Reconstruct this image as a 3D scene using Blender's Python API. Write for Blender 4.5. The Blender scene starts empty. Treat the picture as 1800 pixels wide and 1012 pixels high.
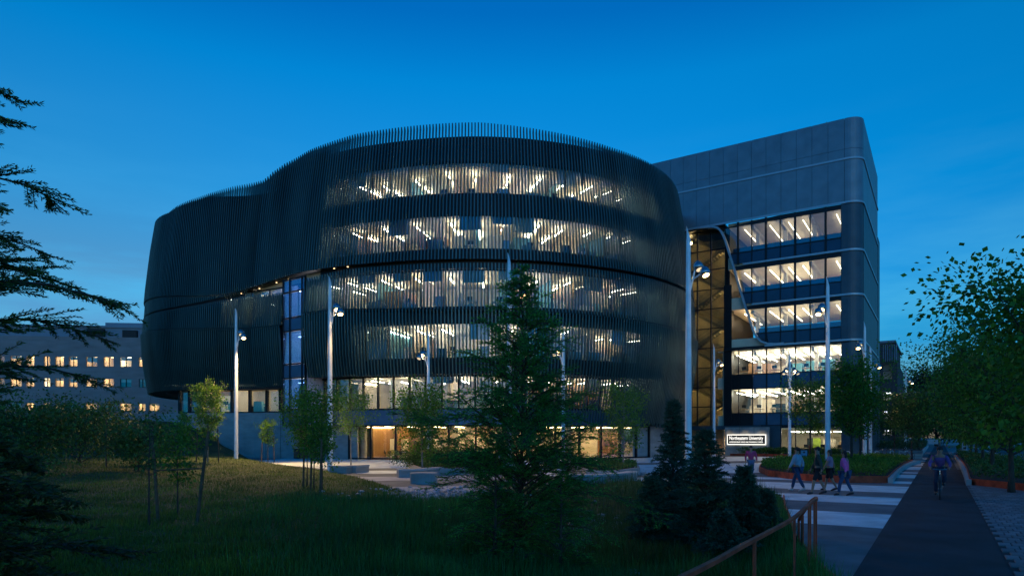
import bpy, math, random
import numpy as np
from mathutils import Vector, Matrix
from mathutils.geometry import tessellate_polygon
PI=math.pi; R=math.radians
random.seed(7); NR=np.random.RandomState(11)
sc=bpy.context.scene; COL=sc.collection

# ---------------------------------------------------------------- camera, sky, sun, exposure
F=1160.0; CX=900.0; HY=768.0; CAMZ=2.1          # lens in photo pixels, horizon row, eye height
cam_d=bpy.data.cameras.new('camera'); cam=bpy.data.objects.new('camera',cam_d); COL.objects.link(cam); sc.camera=cam
cam.location=(0,0,CAMZ); cam.rotation_euler=(R(90),0,0)
cam_d.sensor_width=36; cam_d.lens=36*F/1800; cam_d.shift_y=(HY-506)/1800; cam_d.clip_start=.1; cam_d.clip_end=6000
world=bpy.data.worlds.new('World'); sc.world=world; world.use_nodes=True
wn=world.node_tree.nodes; wl=world.node_tree.links; wn.clear()
SUN_EL,SUN_ROT=R(3.0),R(172)
sky=wn.new('ShaderNodeTexSky'); sky.sky_type='NISHITA'; sky.sun_disc=False; sky.sun_elevation=SUN_EL; sky.sun_rotation=SUN_ROT
sky.ozone_density=6; sky.dust_density=.3; sky.air_density=1.0
tint=wn.new('ShaderNodeMix'); tint.data_type='RGBA'; tint.blend_type='MULTIPLY'; tint.inputs[0].default_value=1
wl.new(sky.outputs[0],tint.inputs[6])
tc=wn.new('ShaderNodeTexCoord'); sep=wn.new('ShaderNodeSeparateXYZ'); wl.new(tc.outputs['Generated'],sep.inputs[0])
def mkramp(stops):
    rp=wn.new('ShaderNodeValToRGB'); wl.new(sep.outputs['Z'],rp.inputs[0]); c=rp.color_ramp
    c.elements[0].position=stops[0][0]; c.elements[0].color=(*stops[0][1],1); c.elements[1].position=stops[-1][0]; c.elements[1].color=(*stops[-1][1],1)
    for p,k in stops[1:-1]: c.elements.new(p).color=(*k,1)
    return rp
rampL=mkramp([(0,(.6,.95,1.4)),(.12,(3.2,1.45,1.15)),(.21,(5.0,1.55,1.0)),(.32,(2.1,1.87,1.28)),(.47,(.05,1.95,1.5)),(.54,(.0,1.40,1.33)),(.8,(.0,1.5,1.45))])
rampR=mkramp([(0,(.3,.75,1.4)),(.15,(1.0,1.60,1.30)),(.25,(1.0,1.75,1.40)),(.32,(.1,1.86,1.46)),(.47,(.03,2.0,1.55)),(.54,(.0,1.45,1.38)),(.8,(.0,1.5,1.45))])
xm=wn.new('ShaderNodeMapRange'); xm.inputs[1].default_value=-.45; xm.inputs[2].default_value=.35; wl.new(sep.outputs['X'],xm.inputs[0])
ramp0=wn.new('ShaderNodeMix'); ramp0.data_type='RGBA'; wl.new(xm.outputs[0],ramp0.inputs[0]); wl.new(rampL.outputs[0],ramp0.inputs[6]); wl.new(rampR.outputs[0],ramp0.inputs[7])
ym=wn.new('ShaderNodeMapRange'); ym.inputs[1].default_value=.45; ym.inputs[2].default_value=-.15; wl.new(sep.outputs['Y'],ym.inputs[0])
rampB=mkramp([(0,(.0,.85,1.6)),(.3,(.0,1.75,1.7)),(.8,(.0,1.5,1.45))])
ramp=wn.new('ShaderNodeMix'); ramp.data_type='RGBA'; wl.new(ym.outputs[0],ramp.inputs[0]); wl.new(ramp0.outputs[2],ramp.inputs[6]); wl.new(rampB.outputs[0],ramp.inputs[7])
# thin dusk clouds low in the sky
mp=wn.new('ShaderNodeMapping'); mp.inputs['Scale'].default_value=(1.6,1.6,9); wl.new(tc.outputs['Generated'],mp.inputs[0])
nz=wn.new('ShaderNodeTexNoise'); nz.inputs['Scale'].default_value=2.1; nz.inputs['Detail'].default_value=6; nz.inputs['Roughness'].default_value=.55; wl.new(mp.outputs[0],nz.inputs[0])
cl=wn.new('ShaderNodeValToRGB'); cl.color_ramp.elements[0].position=.42; cl.color_ramp.elements[1].position=.78; wl.new(nz.outputs[0],cl.inputs[0])
band=wn.new('ShaderNodeValToRGB'); wl.new(sep.outputs['Z'],band.inputs[0]); b=band.color_ramp
b.elements[0].position=0; b.elements[0].color=(.5,.5,.5,1); b.elements[1].position=.42; b.elements[1].color=(0,0,0,1)
bb=b.elements.new(.2); bb.color=(.9,.9,.9,1)
mm=wn.new('ShaderNodeMath'); mm.operation='MULTIPLY'; wl.new(cl.outputs[0],mm.inputs[0]); wl.new(band.outputs[0],mm.inputs[1])
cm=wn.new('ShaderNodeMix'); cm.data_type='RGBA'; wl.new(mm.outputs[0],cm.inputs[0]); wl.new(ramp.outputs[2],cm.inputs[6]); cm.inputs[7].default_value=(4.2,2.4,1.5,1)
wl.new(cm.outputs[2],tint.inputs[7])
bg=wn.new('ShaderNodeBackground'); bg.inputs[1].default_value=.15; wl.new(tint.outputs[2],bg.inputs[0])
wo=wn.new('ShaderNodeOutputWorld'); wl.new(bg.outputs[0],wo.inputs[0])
sd=bpy.data.lights.new('sun','SUN'); sd.energy=.05; sd.angle=R(25); sd.color=(.75,.88,1); sun=bpy.data.objects.new('sun',sd); COL.objects.link(sun)
sun.rotation_euler=(R(90)-R(12),0,PI-SUN_ROT+PI)
vs=sc.view_settings; vs.view_transform='Standard'; vs.look='None'; vs.gamma=1; vs.exposure=1.0; vs.use_curve_mapping=False
cy=sc.cycles; cy.use_denoising=True; cy.max_bounces=6; cy.diffuse_bounces=3; cy.glossy_bounces=3; cy.transparent_max_bounces=16; cy.transmission_bounces=4
cy.denoising_input_passes='RGB_ALBEDO_NORMAL'; cy.denoising_prefilter='ACCURATE'; cy.sample_clamp_indirect=3.0; cy.use_light_tree=True
try: cy.denoiser='OPENIMAGEDENOISE'
except Exception: pass

# ---------------------------------------------------------------- helpers
def at(px,Y,z=0.0): return Vector(((px-CX)/F*Y,Y,z))
def gnd(px,py,z=0.0):
    Y=F*(CAMZ-z)/(py-HY); return Vector(((px-CX)/F*Y,Y,z))
def px_of(p): return CX+F*p[0]/p[1]
def tag(o,label=None,cat=None,group=None,kind=None):
    if label: o['label']=label
    if cat: o['category']=cat
    if group: o['group']=group
    if kind: o['kind']=kind
    return o
def empty(name,loc,rz=0,label=None,cat=None,group=None):
    o=bpy.data.objects.new(name,None); o.empty_display_size=.3; COL.objects.link(o); o.location=loc; o.rotation_euler=(0,0,rz)
    return tag(o,label,cat,group)
def link_mesh(name,me,parent=None,loc=None):
    o=bpy.data.objects.new(name,me); COL.objects.link(o)
    if parent is not None: o.parent=parent
    if loc is not None: o.location=loc
    return o
def copy_tree(o,parent=None):
    c=o.copy(); COL.objects.link(c)
    if parent is not None: c.parent=parent
    for ch in list(o.children): copy_tree(ch,c)
    return c
class MB:
    def __init__(s): s.v=[]; s.f=[]
    def poly(s,pts):
        n=len(s.v); s.v+= [tuple(p) for p in pts]; s.f.append(tuple(range(n,n+len(pts))))
    def hexa(s,b,t):
        n=len(s.v); s.v+=[tuple(p) for p in b]+[tuple(p) for p in t]
        s.f+=[(n+3,n+2,n+1,n),(n+4,n+5,n+6,n+7),(n,n+1,n+5,n+4),(n+1,n+2,n+6,n+5),(n+2,n+3,n+7,n+6),(n+3,n,n+4,n+7)]
    def box(s,x0,x1,y0,y1,z0,z1):
        s.hexa([(x0,y0,z0),(x1,y0,z0),(x1,y1,z0),(x0,y1,z0)],[(x0,y0,z1),(x1,y0,z1),(x1,y1,z1),(x0,y1,z1)])
    def fbox(s,fr,u0,u1,w0,w1,z0,z1):
        o,e,w=fr
        P=lambda u,v,z:(o[0]+e[0]*u+w[0]*v,o[1]+e[1]*u+w[1]*v,z)
        s.hexa([P(u0,w0,z0),P(u1,w0,z0),P(u1,w1,z0),P(u0,w1,z0)],[P(u0,w0,z1),P(u1,w0,z1),P(u1,w1,z1),P(u0,w1,z1)])
    def prism(s,poly,z0,z1,top=True,bottom=True):
        n=len(s.v); m=len(poly)
        s.v+=[(p[0],p[1],z0) for p in poly]+[(p[0],p[1],z1) for p in poly]
        for i in range(m):
            j=(i+1)%m; s.f.append((n+i,n+j,n+m+j,n+m+i))
        tri=tessellate_polygon([[Vector((p[0],p[1],0)) for p in poly]])
        for t in tri:
            if top: s.f.append((n+m+t[0],n+m+t[1],n+m+t[2]))
            if bottom: s.f.append((n+t[2],n+t[1],n+t[0]))
    def tube(s,pts,rad,k=8,cap=True):
        pts=[Vector(p) for p in pts]; m=len(pts)
        if not hasattr(rad,'__len__'): rad=[rad]*m
        n=len(s.v); up=None
        for i,p in enumerate(pts):
            d=(pts[min(i+1,m-1)]-pts[max(i-1,0)])
            if d.length<1e-9: d=Vector((0,0,1))
            d.normalize()
            if up is None: up=Vector((0,0,1)) if abs(d.z)<.9 else Vector((1,0,0))
            a=d.cross(up)
            if a.length<1e-6: a=d.cross(Vector((0,1,0)))
            a.normalize(); bb=a.cross(d); up=bb.normalized() if bb.length>0 else up
            for j in range(k):
                t=2*PI*j/k; s.v.append(tuple(p+(a*math.cos(t)+bb*math.sin(t))*rad[i]))
        for i in range(m-1):
            for j in range(k):
                q=(j+1)%k; s.f.append((n+i*k+j,n+i*k+q,n+(i+1)*k+q,n+(i+1)*k+j))
        if cap:
            s.f.append(tuple(n+j for j in reversed(range(k)))); s.f.append(tuple(n+(m-1)*k+j for j in range(k)))
    def lathe(s,prof,k=16,c=(0,0,0),axis=None):
        M=Matrix.Identity(3)
        if axis is not None: M=Vector((0,0,1)).rotation_difference(Vector(axis)).to_matrix()
        n=len(s.v); c=Vector(c)
        for r,z in prof:
            for j in range(k):
                t=2*PI*j/k; s.v.append(tuple(c+M@Vector((r*math.cos(t),r*math.sin(t),z))))
        for i in range(len(prof)-1):
            for j in range(k):
                q=(j+1)%k; s.f.append((n+i*k+j,n+i*k+q,n+(i+1)*k+q,n+(i+1)*k+j))
        s.f.append(tuple(n+j for j in reversed(range(k)))); s.f.append(tuple(n+(len(prof)-1)*k+j for j in range(k)))
    def ball(s,c,r,k=10,m=6):
        if not hasattr(r,'__len__'): r=(r,r,r)
        n=len(s.v)
        for i in range(m+1):
            a=PI*i/m
            for j in range(k):
                t=2*PI*j/k; s.v.append((c[0]+r[0]*math.sin(a)*math.cos(t),c[1]+r[1]*math.sin(a)*math.sin(t),c[2]-r[2]*math.cos(a)))
        for i in range(m):
            for j in range(k):
                q=(j+1)%k; s.f.append((n+i*k+j,n+i*k+q,n+(i+1)*k+q,n+(i+1)*k+j))
    def torus(s,c,R0,r,axis='x',k=24,m=6):
        n=len(s.v)
        for i in range(k):
            a=2*PI*i/k
            for j in range(m):
                b=2*PI*j/m; q=R0+r*math.cos(b); h=r*math.sin(b)
                if axis=='x': s.v.append((c[0]+h,c[1]+q*math.cos(a),c[2]+q*math.sin(a)))
                else: s.v.append((c[0]+q*math.cos(a),c[1]+q*math.sin(a),c[2]+h))
        for i in range(k):
            for j in range(m):
                i2=(i+1)%k; j2=(j+1)%m; s.f.append((n+i*m+j,n+i2*m+j,n+i2*m+j2,n+i*m+j2))
    def build(s,name,mat,parent=None,origin=None,smooth=False,**kw):
        v=s.v
        if origin is None and parent is not None and parent.get('_world'): origin=parent.location
        if origin is not None: v=[(p[0]-origin[0],p[1]-origin[1],p[2]-origin[2]) for p in v]
        me=bpy.data.meshes.new(name); me.from_pydata(v,[],s.f); me.materials.append(mat)
        if smooth: me.polygons.foreach_set('use_smooth',[True]*len(me.polygons))
        me.update()
        o=link_mesh(name,me,parent,None if (parent is not None or origin is None) else origin)
        tag(o,**kw); return o
def wroot(name,loc,label,cat,group=None):
    """a thing whose parts are given in world coordinates"""
    o=empty(name,loc,0,label,cat,group); o['_world']=1; return o
def quads_mesh(name,V,mat,parent=None,origin=None):
    """V: (N,4,3) array of quads"""
    N=len(V); V=np.asarray(V,dtype=np.float32).copy()
    if origin is None and parent is not None and parent.get('_world'): origin=parent.location
    if origin is not None: V-=np.array(origin,dtype=np.float32)
    me=bpy.data.meshes.new(name); me.vertices.add(N*4); me.vertices.foreach_set('co',V.reshape(-1))
    me.loops.add(N*4); me.loops.foreach_set('vertex_index',np.arange(N*4,dtype=np.int32))
    me.polygons.add(N); me.polygons.foreach_set('loop_start',np.arange(0,N*4,4,dtype=np.int32)); me.polygons.foreach_set('loop_total',np.full(N,4,dtype=np.int32))
    me.materials.append(mat); me.update(calc_edges=True)
    return link_mesh(name,me,parent,None if (parent is not None or origin is None) else origin)
def nrm(a): return a/np.maximum(np.linalg.norm(a,axis=-1,keepdims=True),1e-9)
def leaf_quads(P,size,flat=.0,wid=.55,D=None,rs=NR):
    """diamond-shaped leaves at P; D = direction of each leaf"""
    N=len(P); sz=size*rs.uniform(.6,1.25,(N,1))
    if D is None: D=rs.normal(size=(N,3)); D[:,2]*=(1-flat)
    D=nrm(D); S=nrm(np.cross(D,rs.normal(size=(N,3))))
    L=sz*D; W=S*sz*wid*.5
    return np.stack([P,P+L*.5+W,P+L,P+L*.5-W],1)

# ---------------------------------------------------------------- materials
MATS={}
def mat(name,col,rough=.6,metal=0,var=.15,scale=4,bump=0,bscale=None,emit=None,estr=0,spec=.5,island=0,transl=0,coord='Object',stretch=None,alpha_glass=None):
    if name in MATS: return MATS[name]
    m=bpy.data.materials.new(name); m.use_nodes=True; nt=m.node_tree; n=nt.nodes; l=nt.links
    p=n['Principled BSDF']; p.inputs['Roughness'].default_value=rough; p.inputs['Metallic'].default_value=metal; p.inputs['Specular IOR Level'].default_value=spec
    c4=(*col,1); tcn=n.new('ShaderNodeTexCoord')
    src=tcn.outputs[coord]
    if stretch:
        mpn=n.new('ShaderNodeMapping'); mpn.inputs['Scale'].default_value=stretch; l.new(src,mpn.inputs[0]); src=mpn.outputs[0]
    ns=n.new('ShaderNodeTexNoise'); ns.inputs['Scale'].default_value=scale; ns.inputs['Detail'].default_value=5; l.new(src,ns.inputs[0])
    mr=n.new('ShaderNodeMapRange'); mr.inputs[1].default_value=.25; mr.inputs[2].default_value=.75; mr.inputs[3].default_value=1-var*1.6; mr.inputs[4].default_value=1+var*1.6; l.new(ns.outputs[0],mr.inputs[0])
    val=mr.outputs[0]
    if island:
        g=n.new('ShaderNodeNewGeometry'); m2=n.new('ShaderNodeMapRange'); m2.inputs[3].default_value=1-island; m2.inputs[4].default_value=1+island; l.new(g.outputs['Random Per Island'],m2.inputs[0])
        mu=n.new('ShaderNodeMath'); mu.operation='MULTIPLY'; l.new(val,mu.inputs[0]); l.new(m2.outputs[0],mu.inputs[1]); val=mu.outputs[0]
    mx=n.new('ShaderNodeMix'); mx.data_type='RGBA'; mx.blend_type='MULTIPLY'; mx.inputs[0].default_value=1; mx.inputs[6].default_value=c4
    cb=n.new('ShaderNodeCombineColor'); [l.new(val,cb.inputs[i]) for i in range(3)]; l.new(cb.outputs[0],mx.inputs[7]); l.new(mx.outputs[2],p.inputs['Base Color'])
    if bump:
        n2=n.new('ShaderNodeTexNoise'); n2.inputs['Scale'].default_value=bscale or scale*6; n2.inputs['Detail'].default_value=4; l.new(src,n2.inputs[0])
        bp=n.new('ShaderNodeBump'); bp.inputs['Strength'].default_value=bump; bp.inputs['Distance'].default_value=.02; l.new(n2.outputs[0],bp.inputs['Height']); l.new(bp.outputs[0],p.inputs['Normal'])
    if emit: p.inputs['Emission Color'].default_value=(*emit,1); p.inputs['Emission Strength'].default_value=estr
    if transl:
        out=n['Material Output']; tr=n.new('ShaderNodeBsdfTranslucent'); l.new(mx.outputs[2],tr.inputs[0]); ms=n.new('ShaderNodeMixShader'); ms.inputs[0].default_value=transl
        l.new(p.outputs[0],ms.inputs[1]); l.new(tr.outputs[0],ms.inputs[2]); l.new(ms.outputs[0],out.inputs[0])
    MATS[name]=m; return m
def glass(name,tintc=(.8,.9,.95),refl=.12,rough=.02):
    if name in MATS: return MATS[name]
    m=bpy.data.materials.new(name); m.use_nodes=True; nt=m.node_tree; n=nt.nodes; l=nt.links; n.clear()
    o=n.new('ShaderNodeOutputMaterial'); t=n.new('ShaderNodeBsdfTransparent'); t.inputs[0].default_value=(*tintc,1)
    g=n.new('ShaderNodeBsdfGlossy'); g.inputs['Roughness'].default_value=rough; g.inputs[0].default_value=(.9,.95,1,1)
    lw=n.new('ShaderNodeLayerWeight'); lw.inputs[0].default_value=.35
    mr=n.new('ShaderNodeMapRange'); mr.inputs[3].default_value=refl; mr.inputs[4].default_value=.55; l.new(lw.outputs['Fresnel'],mr.inputs[0])
    ms=n.new('ShaderNodeMixShader'); l.new(mr.outputs[0],ms.inputs[0]); l.new(t.outputs[0],ms.inputs[1]); l.new(g.outputs[0],ms.inputs[2]); l.new(ms.outputs[0],o.inputs[0])
    MATS[name]=m; return m
def emis(name,col,st):
    if name in MATS: return MATS[name]
    m=bpy.data.materials.new(name); m.use_nodes=True; n=m.node_tree.nodes; l=m.node_tree.links; n.clear()
    o=n.new('ShaderNodeOutputMaterial'); e=n.new('ShaderNodeEmission'); e.inputs[0].default_value=(*col,1); e.inputs[1].default_value=st; l.new(e.outputs[0],o.inputs[0]); MATS[name]=m; return m
def spot(name,loc,target,power,col,size=R(110),blend=.6,parent=None):
    d=bpy.data.lights.new(name,'SPOT'); d.energy=power; d.color=col; d.spot_size=size; d.spot_blend=blend; d.shadow_soft_size=.12
    o=bpy.data.objects.new(name,d); COL.objects.link(o); o.location=loc
    o.rotation_euler=(Vector(target)-Vector(loc)).to_track_quat('-Z','Y').to_euler()
    if parent is not None: o.parent=parent
    return o
m_fin=mat('bronze_fin',(.070,.130,.125),.42,.55,.25,.5,stretch=(1,1,.15))
m_fascia=mat('dark_fascia',(.012,.014,.018),.5,.3,.1,1)
m_black=mat('black_metal',(.012,.013,.015),.45,.4,.1,2)
m_bluepanel=mat('blue_grey_panel',(.075,.13,.21),.35,.4,.12,.7)
m_ceil=mat('ceiling_white',(.74,.64,.48),.8,0,.06,.6)
m_cream=mat('cream_wall',(.62,.52,.38),.8,0,.12,.5)
m_white=mat('white_wall',(.66,.61,.50),.8,0,.1,.5)
m_teal=mat('teal_wall',(.10,.28,.33),.6,0,.15,.6)
m_brown=mat('wood_wall',(.30,.17,.08),.5,0,.2,2,stretch=(1,1,.2))
m_floor=mat('interior_floor',(.25,.22,.18),.5,0,.1,1)
m_strip=emis('light_strip',(1,.84,.62),26)
m_strip_w=emis('light_strip_white',(1,.87,.68),21)
m_warm=emis('warm_light',(1,.64,.27),17)
m_glass=glass('window_glass',(.86,.92,.94),.05); m_glass_b=glass('blue_window_glass',(.45,.62,.85),.22)
m_conc=mat('cast_concrete',(.30,.30,.29),.75,0,.14,.8,.25,14,stretch=(1,1,3))
m_conc_l=mat('light_concrete',(.42,.42,.41),.8,0,.1,1.2,.2,30)
m_pave_l=mat('pale_paving',(.66,.74,.74),.55,0,.2,1.3,.25,60)
m_pave_d=mat('dark_paving',(.135,.155,.16),.75,0,.26,1.1,.3,90)
m_asph=mat('asphalt',(.016,.030,.038),.85,0,.4,.8,.5,160)
m_road=mat('road_asphalt',(.05,.052,.056),.7,0,.2,1.2,.4,120)
m_corten=mat('rusted_steel',(.48,.075,.03),.7,.2,.35,3,.2,30)
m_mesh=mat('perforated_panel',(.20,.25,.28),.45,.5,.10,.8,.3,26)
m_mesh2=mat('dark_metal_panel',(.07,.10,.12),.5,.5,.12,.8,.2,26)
m_trim=mat('pale_trim',(.40,.46,.50),.4,.4,.08,1)
m_pole=mat('galvanised_pole',(.78,.82,.84),.35,.15,.1,2)
m_chrome=mat('lamp_steel',(.35,.37,.40),.25,.9,.05,3)
m_soil=mat('mulch',(.035,.022,.014),.95,0,.4,9,.8,40)
m_bark=mat('brown_bark',(.07,.05,.036),.9,0,.3,9,.6,40,stretch=(1,1,.3))
m_bark_l=mat('pale_bark',(.24,.22,.19),.85,0,.3,9,.5,40,stretch=(1,1,.3))
m_stake=mat('timber_stake',(.13,.075,.04),.8,0,.3,6)
m_leaf=mat('leaf_green',(.10,.23,.020),.55,0,.2,1.5,island=.5,transl=.45)
m_leaf_y=mat('leaf_yellow_green',(.14,.26,.03),.55,0,.2,1.5,island=.45,transl=.35)
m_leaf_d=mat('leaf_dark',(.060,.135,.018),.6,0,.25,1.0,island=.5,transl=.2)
m_redwood=mat('redwood_foliage',(.07,.31,.04),.6,0,.3,1.2,island=.65,transl=.5)
m_spruce=mat('spruce_needles',(.028,.105,.055),.6,0,.3,1.5,island=.5,transl=.1)
m_grass=mat('grass_blade',(.095,.150,.012),.6,0,.35,.35,island=.45,transl=.3)
m_meadow=mat('meadow_blade',(.045,.160,.022),.6,0,.35,.35,island=.5,transl=.3)
m_lawn=mat('lawn_soil',(.040,.062,.014),.95,0,.35,.5,.8,20)
m_stone=mat('river_stone',(.30,.32,.34),.5,0,.25,2,island=.4)
# ---------------------------------------------------------------- ground
PD=Vector((.5445,.8388,0)); PN=Vector((.8388,-.5445,0))           # along and across the bike path
def path_pt(t,o,z=0): return Vector((PD.x*t+PN.x*o,PD.y*t+PN.y*o,z))
GB=[(-900,900),(-31,420),(-30.5,100),(-30.2,72),(-28.5,66.8),(-26.3,65.2),(-24.6,62),(-22.8,56.5),(-17.4,48.5),(-12.1,42),(-7.6,33.8),(-4.6,26.5),(-2.9,21.9),(-1.5,23.3),(-.3,26),(1.2,29),(4.5,31),(7.5,31.4),(9.6,29.8),(10.4,27.2),(9.7,23.5),(8.3,20),(7.3,17.3),(6.1,14.2),(5.15,11.2),(4.5,8.6),(3.6,5.2),(2.6,2.5),(1.6,0),(-.5,-4),(-4,-30)]
GBa=np.array(GB,dtype=float)
def inside_sd(P,poly):
    """signed distance to polygon, positive inside"""
    x,y=P[:,0],P[:,1]; ins=np.zeros(len(P),bool); d=np.full(len(P),1e9); n=len(poly)
    for i in range(n):
        a=poly[i]; b=poly[(i+1)%n]
        c=((a[1]>y)!=(b[1]>y)); xi=(b[0]-a[0])*(y-a[1])/((b[1]-a[1]) if b[1]!=a[1] else 1e-9)+a[0]; ins^=(c&(x<xi))
        ab=b-a; t=np.clip(((P-a)@ab)/(ab@ab),0,1); q=a+t[:,None]*ab; d=np.minimum(d,np.hypot(x-q[:,0],y-q[:,1]))
    return np.where(ins,d,-d)
LAWN=np.vstack([GBa,[[-900,-30]]])
def sst(t): t=np.clip(t,0,1); return t*t*(3-2*t)
def lawn_h(P,sd=None):
    P=np.atleast_2d(np.asarray(P,float)); x,y=P[:,0],P[:,1]
    if sd is None: sd=inside_sd(P,LAWN)
    a=(-x+.25*(y-66)-24.6)/12.5
    h=3.75*sst(a)*sst((y-20)/28)+.55*sst((-x-8)/22)*sst((y-14)/24)*(1-sst(a))
    h+=.05*np.sin(x*.7+y*.31)*np.sin(y*.43)+.03
    sw=-.75*np.exp(-(((x-3.6)/3.2)**2+((y-19)/6.5)**2))-.45*np.exp(-(((x-1.5)/3.5)**2+((y-10)/6)**2))
    h+=sw
    k=sst(sd/1.1); return np.where(sd<=0,-.12,-.0+.03+h*k)
def gh(x,y): return float(lawn_h([[x,y]])[0])
xs=np.unique(np.concatenate([np.arange(-900,-60,60),np.arange(-60,-26,1.1),np.arange(-26,13,.35)])); ys=np.unique(np.concatenate([np.arange(-30,0,5),np.arange(0,36,.35),np.arange(36,80,.8),np.arange(80,200,8),np.arange(200,901,100)]))
GX,GY=np.meshgrid(xs,ys); PP=np.stack([GX.ravel(),GY.ravel()],1); SD=inside_sd(PP,LAWN); HH=lawn_h(PP,SD)
nx,ny=len(xs),len(ys); keep=(SD>-1.2).reshape(ny,nx)
idx=np.arange(nx*ny).reshape(ny,nx); fk=keep[:-1,:-1]&keep[1:,:-1]&keep[:-1,1:]&keep[1:,1:]
q=np.stack([idx[:-1,:-1],idx[:-1,1:],idx[1:,1:],idx[1:,:-1]],-1)[fk]
me=bpy.data.meshes.new('lawn_ground'); me.from_pydata(np.column_stack([PP,HH]).tolist(),[],q.tolist()); me.materials.append(m_lawn)
me.polygons.foreach_set('use_smooth',[True]*len(me.polygons)); tag(link_mesh('lawn_ground',me),kind='structure')
mb=MB(); outer=[(-4,-60),(1400,-60),(1400,1500),(-900,1500)]
mb.prism(GB+outer,-.3,0,bottom=False); tag(mb.build('pavement',m_pave_d),kind='structure')
def strip(o0,o1,t0,t1,z,m,name,kind='structure'):
    mb=MB(); mb.poly([path_pt(t0,o0,z),path_pt(t0,o1,z),path_pt(t1,o1,z),path_pt(t1,o0,z)]); return mb.build(name,m,kind=kind)
strip(-1.106,.916,-20,420,.012,m_asph,'bike_path')
for i,(t0,t1) in enumerate([(17.4,20.6),(23.6,26.4),(28.8,32.6),(34.6,36.4),(39.5,43),(45,46.2),(50,55),(58,60),(64,70),(75,77)]):
    lo=[-22,-22,-24,-26,-3.2,-4,-5,-5,-6,-6][i]
    mb=MB(); A=[path_pt(t0,-1.11,.004),path_pt(t1,-1.11,.004)]
    # the bands stop at the planting bed on the left
    def lim(t):
        o=-1.11
        while o>lo and inside_sd(np.array([[path_pt(t,o).x,path_pt(t,o).y]]),LAWN)[0]<-.02: o-=.15
        return o
    mb.poly([path_pt(t0,-1.11,.004),path_pt(t1,-1.11,.004),path_pt(t1,lim(t1),.004),path_pt(t0,lim(t0),.004)])
    mb.build('pale_paving_band',m_pave_l,kind='structure')
# pale paving of the plaza in front of the building
mb=MB(); mb.poly([(-23,57.5,.004),(-17,49.5,.004),(-12.2,43.5,.004),(-9,38.3,.004),(6,37,.004),(22,41,.004),(36,56,.004),(34,72,.004),(-22,66,.004)]); mb.build('plaza_paving',m_pave_l,kind='structure')
for (a,b,c,d) in [((-8.4,34.8),(-7,31.5),(1,34),(0,36.5)),((-5.6,27.7),(-4.3,24.8),(-1.6,26.2),(-1.2,28.6)),((-12,44),(-10.6,41),(8,45),(8,48)),((3,47.5),(4,51),(24,60),(25,56))]:
    mb=MB(); mb.poly([(*p,.008) for p in (a,b,c,d)]); mb.build('paving_inlay',m_conc_l if a[1]<40 else m_pave_d,kind='structure')
# road on the right, kerb, lane line
strip(5.9,15,18,420,.004,m_road,'road'); 
mb=MB(); fr=((0,0),(PN.x,PN.y),(PD.x,PD.y)); mb.fbox(fr,5.7,5.9,18,420,0,.13); mb.build('kerb',m_conc_l,kind='structure')
for k in range(14):
    strip(10.2,10.32,30+k*14,34+k*14,.009,mat('road_paint',(.7,.7,.66),.7),'lane_marking')
strip(15,30,18,420,.006,m_pave_d,'far_pavement')
# unit pavers right of the path: 300 nearest singly, the rest joined
pav=[]
for r in range(0,66):
    for c in range(0,62):
        t=11.2+r*.42; o=.95+c*.215+(0 if r%2 else .1)
        if o>5.5: continue
        P=path_pt(t+.2,o+.1)
        if P.y<9.2: continue
        if P.x/P.y>.81: continue
        if t>35.0 and 1.15<o<4.9: continue
        pav.append((P.y,t,o))
pav.sort(); pm=[mat('paver_%s'%n,c,.75,0,.2,3,.3,60) for n,c in (('grey',(.15,.155,.16)),('pale',(.22,.225,.23)),('blue',(.18,.19,.20)))]
pvroot=MB(); pvroot.poly([path_pt(9,.92,.003),path_pt(9,5.6,.003),path_pt(52,5.6,.003),path_pt(52,.92,.003)])
pvb=pvroot.build('paver_bed',mat('paver_joint',(.03,.03,.032),.9),kind='structure')
pme=[]
for m in pm:
    b=MB(); b.hexa([(0,0,0),(.2,0,0),(.2,.405,0),(0,.405,0)],[(.006,.006,.02),(.194,.006,.02),(.194,.399,.02),(.006,.399,.02)])
    me=bpy.data.meshes.new('paver'); me.from_pydata(b.v,[],b.f); me.materials.append(m); pme.append(me)
ang=-math.atan2(PD.x,PD.y)
rest=[MB() for _ in pm]
for i,(Y,t,o) in enumerate(pav):
    k=random.choices([0,1,2],[.5,.22,.28])[0]; zz=random.uniform(-.003,.004)+.003
    if i<300:
        ob=link_mesh('paver',pme[k],pvb); ob.location=path_pt(t,o,zz); ob.rotation_euler=(random.uniform(-.004,.004),0,ang)
    else: rest[k].fbox((path_pt(t,o)[:2],(PN.x,PN.y),(PD.x,PD.y)),0,.2,0,.405,zz,zz+.02)
for k,b in enumerate(rest): b.build('paver',pm[k],pvb,kind='stuff')

# ---------------------------------------------------------------- the curved building
CP=[(-41.5,104),(-43,92),(-43.2,84),(-42.3,77),(-39.6,70.5),(-36,67),(-31.5,66),(-27,65.6),(-23.5,64),(-19.5,61.3),(-14.5,58.9),(-8,57.2),(-2,56.8),(4,57.8),(9.5,60),(14.5,63.6),(18.3,68.3),(20.8,74.2),(22.3,81),(23,90),(23,102)]
def catmull(P,n=24):
    P=np.array(P,float); out=[]
    for i in range(1,len(P)-2):
        a,b,c,d=P[i-1],P[i],P[i+1],P[i+2]
        for k in range(n):
            t=k/n; out.append(.5*((2*b)+(-a+c)*t+(2*a-5*b+4*c-d)*t*t+(-a+3*b-3*c+d)*t**3))
    out.append(P[-2]); return np.array(out)
CC=catmull(CP); SL=np.concatenate([[0],np.cumsum(np.hypot(*np.diff(CC,axis=0).T))]); LEN=SL[-1]
TT=np.gradient(CC,SL,axis=0); ker=np.ones(9)/9
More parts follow.
